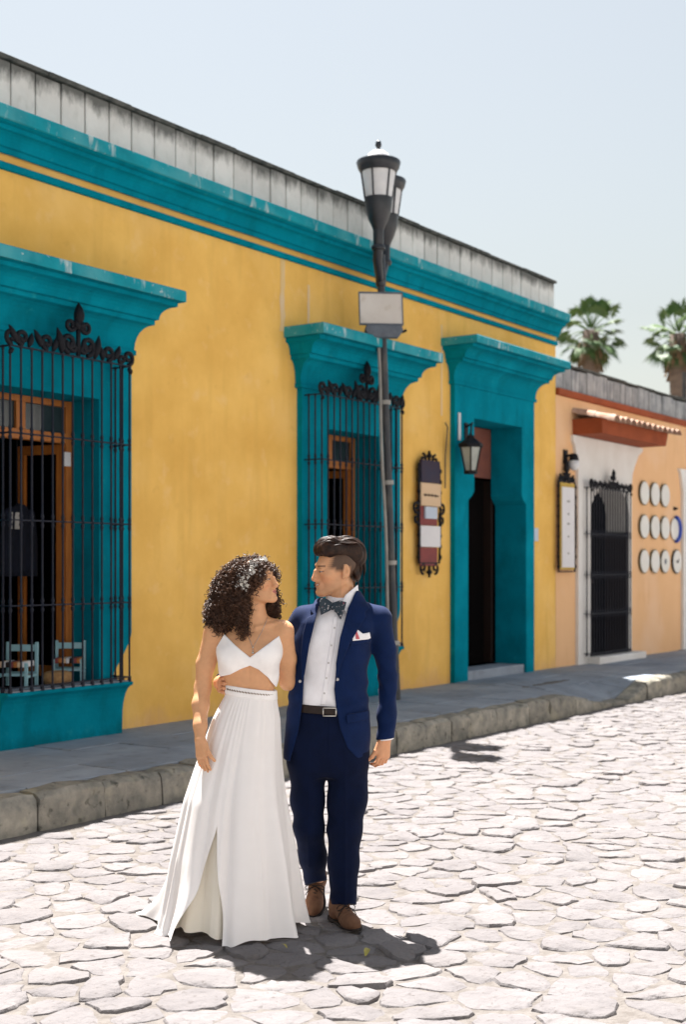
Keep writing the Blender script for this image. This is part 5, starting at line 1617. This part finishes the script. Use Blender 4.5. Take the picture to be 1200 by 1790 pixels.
# shoes
def shoe(center, yaw, pitch, pivot_y, name='shoe'):
    C = np.array(center, float); Rm = rotm(yaw, pitch); pv = np.array([0, pivot_y, 0])
    to = lambda P: ((P-C.astype(F32))@Rm.astype(F32) + pv.astype(F32))
    def outline(P, g=0):
        x, y = P[:, 0], P[:, 1]
        wv = np.interp(y, [-.150,-.142,-.12,-.08,-.04,.02,.08,.12,.135], [.0,.020,.036,.047,.047,.038,.036,.028,.0]).astype(F32)
        return np.maximum(np.abs(x+.006*np.sin(y*14))-wv-g, np.abs(y+.0075)-.143-g)*.8
    def upper(P0):
        P = to(P0)
        d = ell(P, (0, -.082, .030), (.044, .066, .042))
        d = smin(d, ell(P, (0, .078, .045), (.036, .060, .058)), .03)
        d = smin(d, rc(P, (0, -.03, .045), (0, .06, .085), .034, .036), .03)
        d = smin(d, rc(P, (0, .062, .06), (0, .070, .122), .038, .037), .02)
        d = smax(d, .014 - P[:, 2], .003)
        d = smax(d, P[:, 2] - .125, .003)
        sl_ = P[:, 1]+.052-.75*np.abs(P[:, 0])
        d = d - .0022*np.clip(sl_/.003, 0, 1) + .0012*np.exp(-((sl_-.006)/.0018)**2) + .0016*np.exp(-((P[:, 1]+.098-.25*np.abs(P[:, 0]))/.002)**2)*(P[:, 2] > .02) + .0012*np.sin(P[:, 1]*260+P[:, 0]*60)*np.exp(-((P[:, 1]+.075)/.014)**2)
        return d.astype(F32)
    def solef(P0):
        P = to(P0)
        heel = np.where(P[:, 1] > .045, 0, .010)
        return smax(outline(P, .001), np.maximum(P[:, 2]-.019, heel*.6-P[:, 2]), .003).astype(F32)
    lo = C - np.array([.2, .3, .03]); hi = C + np.array([.2, .3, .30])
    X, Q = net(upper, lo, hi, .0032); so_ = mesh_obj(name, X, Q, M['leather'], man)
    X, Q = net(solef, lo, hi, .0032); mesh_obj('sole', X, Q, M['sole'], so_)
    back = lambda p: tuple(Rm@(np.array(p)-pv) + C)
    mb = MB()
    for i, (yy, zz) in enumerate(((-.050,.0745),(-.034,.081),(-.018,.088))):
        s_ = .020
        mb.tube([back((-s_, yy+.006, zz-.008)), back((0, yy-.004, zz+.004)), back((s_, yy+.006, zz-.008))], .0026, 5)
        mb.tube([back((-s_, yy+.012, zz-.004)), back((s_*.2, yy-.006, zz+.004)), back((s_, yy-.012, zz-.012))], .0026, 5)
    for sg in (-1, 1):
        mb.tube([back((0, -.022, .092)), back((sg*.016, -.026, .101)), back((sg*.034, -.026, .098)), back((sg*.046, -.026, .086)), back((sg*.042, -.026, .074)), back((sg*.026, -.026, .078)), back((sg*.008, -.024, .088))], .0022, 5)
        mb.tube([back((0, -.022, .092)), back((sg*.022, -.034, .083)), back((sg*.038, -.040, .066)), back((sg*.045, -.042, .052))], .0022, 5)
    mb.build('shoelace', M['sole'], so_, local=True, smooth=True)
    return so_
shoe((.004, -.105, .0), R(22), 0, 0)
shoe((-.140, .045, .002), R(-7), R(27), -.125)
# slim pale cuff edge at the wrist
def cuff(P):
    d = chain(P, [SL_L[3], SL_L[4]], [.040,.037], .01)
    return smax(d, np.abs(P[:, 2]-.842-.10*(P[:, 0]-.197))-.006, .003).astype(F32)
X, Q = net(cuff, (.12,-.08,.80), (.28,.08,.88), .003); mesh_obj('cuff', X, Q, M['shirt'], man)
# ------------------------------------------------------------------ the woman
woman = person_root(430, 6.0, 'young woman in white crop top and long white skirt with flowers in dark curls')
W_ = 0.002609
def wp(pts): return [((x-430)*W_, 1.65-(y-993)*W_) for x, y in pts]
HW_C = np.array([.036, .005, 1.577]); HW_R = rotm(R(76), R(-9), 0)
HS = .93
headW = head_field(1.0)
toW = lambda P: ((P-HW_C.astype(F32))@HW_R.astype(F32))/HS
WW_R = (-.196, -.118, .872)
WT = [(.80,.01,.0,.09,.07),(.95,.018,.0,.095,.072),(1.05,.022,0,.098,.076),(1.09,.022,0,.107,.083),(1.15,.016,0,.121,.09),(1.20,.014,0,.129,.093),(1.27,.016,-.004,.138,.092),(1.32,.017,.004,.140,.078),(1.36,.02,.012,.115,.060),(1.40,.03,.014,.062,.048),(1.43,.035,.014,.046,.044)]
def torso_w(P):
    d = loft(P, WT, 2.2, .01)
    for u in (-.052, .082):
        d = smin(d, ell(P, (u, -.066, 1.235), (.055, .046, .052)), .035)
    for a, b in (((-.045,.014,1.375),(-.140,.014,1.346)), ((.095,.014,1.380),(.166,.014,1.354))):
        d = smin(d, rc(P, a, b, .036, .044), .03)
    # collar bones
    for a, b in (((.020,-.045,1.368),(-.115,-.012,1.383)), ((.048,-.045,1.368),(.150,-.012,1.388))):
        d = smin(d, rc(P, a, b, .006, .007), .012)
    return d
def body_w(P):
    d = torso_w(P)
    d = smin(d, chain(P, [(.034,.016,1.36),(.038,.012,1.45),(.040,.008,1.53)], [.050,.046,.047], .02), .028)
    d = smin(d, chain(P, [(-.148,.01,1.336),(-.185,.012,1.20),(-.198,.010,1.09),(-.203,-.03,1.02),(-.199,-.085,.93),WW_R], [.046,.041,.036,.037,.029,.0235]), .028)
    d = smin(d, chain(P, [(.172,.01,1.346),(.186,.055,1.22),(.188,.10,1.11),(.27,.20,1.11),(.38,.29,1.12)], [.045,.041,.036,.034,.027]), .028)
    d = smin(d, chain(P, [(-.03,0,.84),(-.06,-.02,.45),(-.07,.03,.08)], [.06,.05,.036]), .03)
    d = smin(d, chain(P, [(.05,0,.84),(.06,-.03,.45),(.07,0,.08)], [.06,.05,.036]), .03)
    d = smin(d, near(P, lambda q: headW(toW(q))*HS, HW_C, .16), .014)
    d = smin(d, near(P, lambda q: hand_field(q, WW_R, (.11,-.10,-1), (.72,-.62,.05), .88, (.16,.22,.2), ((.42,-.40,-.85), (-.05,.3,.25)), .045, -1), (-.18,-.13,.79), .15), .010)
    # navel and midline
    x, y, z = P[:, 0], P[:, 1], P[:, 2]
    d = d + .0022*np.exp(-((x-.021)/.007)**2)*np.clip((1.25-z)/.05, 0, 1)*(y < 0)
    return d.astype(F32)
X, Q = net(body_w, (-.28,-.24,.0), (.44,.36,1.73), .0032)
q = toW(X).astype(float)
tint = head_tint(q, SKIN_W, True)
far = (np.abs(q) > .16).any(1) | (q[:, 2] < -.135)
tint[far] = SKIN_W
mesh_obj('body', X, Q, M['skin'], woman, tint)
eyes(woman, HW_C, HW_R*1.0, HS)

# strapless top with two points
TOP = wp([(394,1112),(412,1128),(440,1151),(464,1133),(489,1115),(497,1140),(496,1170),(489,1206),(484,1206),(470,1186),(455,1172),(440,1165),(424,1171),(405,1181),(383,1187),(376,1160),(380,1135)])
def top_f(P):
    t = torso_w(P)
    x, y, z = P[:, 0], P[:, 1], P[:, 2]
    fr = poly2(x, z, TOP)
    bk = np.abs(z-1.20)-.055
    m = np.clip((y+.01)/.05, 0, 1)
    reg = fr*(1-m) + bk*m
    t = t + .0018*np.sin(70*x+50*z)
    return smax(np.abs(t-.004)-.0062, reg, .003).astype(F32)
X, Q = net(top_f, (-.17,-.16,1.06), (.20,.13,1.37), .003); tp = mesh_obj('crop_top', X, Q, M['white_cloth'], woman)

# necklace
def on_torso(u, z, off=.002):
    ys = np.linspace(-.2, .06, 260); f = body_w(np.stack([np.full(260, u), ys, np.full(260, z)], 1).astype(F32))
    k = np.argmax(f < off); return ys[k]
pts = []
for t in np.linspace(0, 1, 15):
    px = 424 + (444-424)*t; py = 1082 + (1132-1082)*t**.8
    (u, z), = wp([(px, py)]); pts.append((u, on_torso(u, z), z))
for t in np.linspace(1, 0, 15):
    px = 468 + (446-468)*t; py = 1084 + (1132-1084)*t**.8
    (u, z), = wp([(px, py)]); pts.append((u, on_torso(u, z), z))
mb = MB(); mb.tube(pts, .0011, 4); nk = mb.build('necklace', M['silver'], woman, local=True, smooth=True)
mb = MB()
for py, r_ in ((1134,.0045),(1138.5,.0032),(1142.5,.0055)):
    (u, z), = wp([(445, py)]); mb.lathe([(.0005,-r_),(r_*.7,-r_*.7),(r_,0),(r_*.7,r_*.7),(.0005,r_)], (u, on_torso(u, z)-.003, z), 8)
mb.build('pendant', M['silver'], nk, local=True, smooth=True)

# skirt: gathered panel open in front over a lining
rs = np.random.default_rng(31)
SK = np.array([(1.085,.024,0,.115,.093),(1.06,.023,0,.117,.096),(1.02,.014,0,.130,.102),(.95,.002,.004,.153,.118),(.85,-.016,.008,.174,.138),(.72,-.036,.008,.200,.165),(.59,-.052,.004,.228,.198),(.33,-.062,0,.280,.245),(.10,-.070,0,.316,.285),(.02,-.072,0,.334,.302),(.0,-.072,0,.345,.312)])
def sk(z):
    zz = SK[::-1, 0]
    return [np.interp(z, zz, SK[::-1, k]) for k in (1, 2, 3, 4)]
def skirt_pt(t, z, sc=1.0, layer=0):
    cx, cy, rx, ry = sk(z)
    g = max(0., min(1., (1.04-z)/1.0))
    t0_ = t; t = t + .10*math.sin(3*t+1) + .055*math.sin(7*t+.3) + .03*math.sin(12*t)
    gath = .011*math.sin(34*t + 2*math.sin(3*t) + (1.04-z)*2)*math.exp(-((1.0-z)/.22)**2)*(1 if z < 1.05 else .3)
    rg = lambda a: 1 - 1.55*math.sqrt(math.sin(a)**2+.02)      # rounded flutes with narrow valleys
    fold = g*(.060*rg(2.5*t+.3+layer+.5*g) + .055*rg(4.5*t+1.1+layer*2-.6*g) + .060*math.sin(11*t+.4+1.2*g) + .035*rg(9.5*t+.2+.9*g) + .022*math.sin(19*t+2.1-g) + .009*math.sin(37*t+g*4)) 
    r = sc*(1 + gath + fold)
    return (cx + rx*r*math.cos(t0_), cy - ry*r*math.sin(t0_), z)
def build_skirt(name, mt, sc, layer, slit, hem, parent, nz=64, na=260):
    vs, fs = [], []
    for j in range(nz+1):
        v = j/nz
        for i in range(na+1):
            s = i/na
            z0 = 1.07*(1-v) + hem*v
            op = max(0., (.50-z0)/.50)
            tR = R(103) - R(13)*op + R(2.2)*math.sin(7*op)*op; tL = R(103) + R(24.5)*op**1.15 + R(2.0)*math.sin(9*op)*op
            if not slit: tR = tL = R(103)
            t = tL + s*(2*math.pi - (tL-tR))
            zz = z0 + (.010*math.sin(6*t+1)+.006*math.sin(11*t))*v**6 + .010*v**8
            p = list(skirt_pt(t, max(zz, .0), sc, layer))
            # the left flap kicks outwards along its free edge
            if slit:
                e = math.exp(-(s/.035)**2)*op**1.2; p[0] -= .020*e; p[1] -= .05*e
                e2 = math.exp(-((1-s)/.05)**2)*op; p[1] -= .035*e2
            # a train of cloth drags behind on the left
            td = math.degrees(t) % 360
            tr = math.exp(-((td-212)/16)**2)*max(0, (v-.80)/.20)**2
            p[0] -= .155*tr; p[1] += .115*tr
            vs.append((p[0], p[1], max(.006, p[2] - .02*tr + .012*tr*math.sin(i*.7))))
    for j in range(nz):
        for i in range(na):
            a = j*(na+1)+i
            fs.append((a, a+1, a+na+2, a+na+1))
    m_ = MB(); m_.add(vs, fs)
    o = m_.build(name, mt, parent, local=True, smooth=True, recalc=False)
    return o
skirt = build_skirt('skirt', M['skirt'], 1.0, 0, True, .004, woman)
build_skirt('skirt_lining', M['skirt_lining'], .90, 1.0, False, .03, skirt, 40, 180)
def wband(P):
    d = loft(P, [(1.03,.023,0,.117,.095),(1.11,.023,0,.111,.089)], 2.1)
    zc = 1.075 - .13*(P[:, 0]-.02)
    return smax(np.abs(d)-.005, np.abs(P[:, 2]-zc)-.022, .004).astype(F32)
X, Q = net(wband, (-.12,-.12,1.02), (.16,.12,1.13), .003); wb = mesh_obj('waistband', X, Q, M['white_cloth'], woman)
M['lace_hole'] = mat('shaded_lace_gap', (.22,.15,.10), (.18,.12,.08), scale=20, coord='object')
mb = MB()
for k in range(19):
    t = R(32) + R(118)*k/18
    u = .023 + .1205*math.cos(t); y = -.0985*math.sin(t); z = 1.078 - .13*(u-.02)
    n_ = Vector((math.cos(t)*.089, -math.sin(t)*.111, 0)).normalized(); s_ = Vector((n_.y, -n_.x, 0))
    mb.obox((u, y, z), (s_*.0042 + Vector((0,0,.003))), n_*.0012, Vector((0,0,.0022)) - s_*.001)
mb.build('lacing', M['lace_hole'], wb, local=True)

# curls: a dark core, then hundreds of little coils hanging over it
def curl_vol(P):
    q = ((P-HW_C.astype(F32))@HW_R.astype(F32))/HS
    d = ell(P, (.022, .010, 1.590), (.104, .104, .091))
    d = smin(d, ell(P, (-.050, .018, 1.52), (.096, .100, .115)), .04)
    d = smin(d, ell(P, (-.100, .020, 1.425), (.078, .080, .088)), .04)
    d = smin(d, rc(P, (-.020, -.062, 1.52), (-.002, -.070, 1.345), .042, .010), .03)
    d = smin(d, rc(P, (.085, .070, 1.60), (.118, .055, 1.44), .045, .026), .03)
    # keep the face and throat clear
    face = ell(q, (0, -.085, -.045), (.085, .085, .098))
    d = smax(d, -face, .012)
    temple = ell(q, (.0, -.135, .03), (.06, .05, .05))
    d = smax(d, -temple, .012)
    d = smax(d, -rc(P, (.055, -.06, 1.52), (.045, -.07, 1.38), .052, .05), .012)
    return d.astype(F32)
Xh, Qh = net(lambda P: curl_vol(P)+.010+.004*np.sin(P[:, 0]*130)*np.sin(P[:, 1]*120)*np.sin(P[:, 2]*110), (-.22,-.16,1.28), (.20,.18,1.73), .004)
hw = mesh_obj('hair', Xh, Qh, M['hair_w'], woman)
# seeds on the outer shell
Xs, Qs = net(curl_vol, (-.22,-.16,1.28), (.20,.18,1.73), .006)
e_ = .003
gr = np.stack([curl_vol(Xs+np.array(v, F32)*e_) - curl_vol(Xs-np.array(v, F32)*e_) for v in ((1,0,0),(0,1,0),(0,0,1))], 1)
gr /= np.maximum(np.linalg.norm(gr, axis=1, keepdims=True), 1e-6)
order = rs.permutation(len(Xs))
allv, allf = [], []
nb = 0
n_t, n_s = 34, 3
for k in order[:2300]:
    p = Xs[k].astype(float); n = gr[k].astype(float)
    depth = rs.uniform(-.012, .006); p = p + n*depth
    g = np.array([0, 0, -1.0]); g = g - n*(g@n)*.75 + n*rs.uniform(-.02, .22) + rs.normal(0, .22, 3)
    g /= np.linalg.norm(g)
    L = rs.uniform(.035, .085); rad = rs.uniform(.0055, .0095); turns = L/rs.uniform(.020, .030); ph = rs.uniform(0, 6.28); hand_ = rs.choice([-1, 1])
    a = np.cross(g, [0.3, .5, .8]); a /= np.linalg.norm(a); b = np.cross(g, a)
    t = np.linspace(0, 1, n_t)
    bend = n[None]*(.012*np.sin(t*2.2))[:, None]
    ang = hand_*turns*2*math.pi*t + ph
    rr_ = rad*np.minimum(1, t*5+.3)
    C = p[None] - g*L*.35 + g[None]*(L*t)[:, None] + bend + (a[None]*np.cos(ang)[:, None] + b[None]*np.sin(ang)[:, None])*rr_[:, None]
    T = np.gradient(C, axis=0); T /= np.linalg.norm(T, axis=1, keepdims=True)
    U = np.cross(T, g); U /= np.maximum(np.linalg.norm(U, axis=1, keepdims=True), 1e-6); Vv = np.cross(T, U)
    w_ = rs.uniform(.0013, .0024)*np.clip(np.minimum(t*6+.5, (1-t)*4+.25), .25, 1)
    ring = [C + (U*math.cos(s*2*math.pi/n_s) + Vv*math.sin(s*2*math.pi/n_s))*w_[:, None] for s in range(n_s)]
    V = np.stack(ring, 1).reshape(-1, 3)
    i = np.arange(n_t-1)
    for s in range(n_s):
        s2 = (s+1) % n_s
        allf.append(np.stack([nb+i*n_s+s, nb+i*n_s+s2, nb+(i+1)*n_s+s2, nb+(i+1)*n_s+s], 1))
    allv.append(V); nb += len(V)
V = np.concatenate(allv); Fq = np.concatenate(allf)
co = mesh_obj('curls', V, Fq, M['hair_w'], hw); co['kind'] = 'stuff'

# little white flowers along the parting, on the side that faces the street
mb = MB()
FL = wp([(458,980),(450,984),(446,992),(441,1000),(437,1006),(434,1014),(429,1020),(433,1027),(437,1033),(428,1032),(422,1024),(462,986),(440,990),(446,1006),(431,1008),(455,990),(425,1016)])
for (u, z) in FL:
    for rep in range(3):
        uu = u + rs.normal(0, .007); zz = z + rs.normal(0, .007)
        ys = np.linspace(-.2, .1, 160); f = curl_vol(np.stack([np.full(160, uu), ys, np.full(160, zz)], 1).astype(F32))
        k = np.argmax(f < .004)
        y = ys[k] if f[k] < .004 else -.02
        c = Vector((uu, y-.009, zz))
        nrm = Vector((rs.normal(0, .5), -1, rs.normal(.3, .5))).normalized()
        a_ = nrm.orthogonal().normalized(); b_ = nrm.cross(a_)
        npet = 5; rp2 = rs.uniform(.0075, .0135); a0 = rs.uniform(0, 6)
        for q_ in range(npet):
            th = a0 + q_*2*math.pi/npet; d_ = a_*math.cos(th) + b_*math.sin(th); s_ = nrm.cross(d_)
            mb.add([c, c + d_*rp2*.55 + s_*rp2*.38 + nrm*.002, c + d_*rp2 + nrm*.004, c + d_*rp2*.55 - s_*rp2*.38 + nrm*.002], [(0,1,2,3)])
fo = mb.build('hair_flowers', M['petal'], hw, local=True, recalc=False); fo['kind'] = 'stuff'
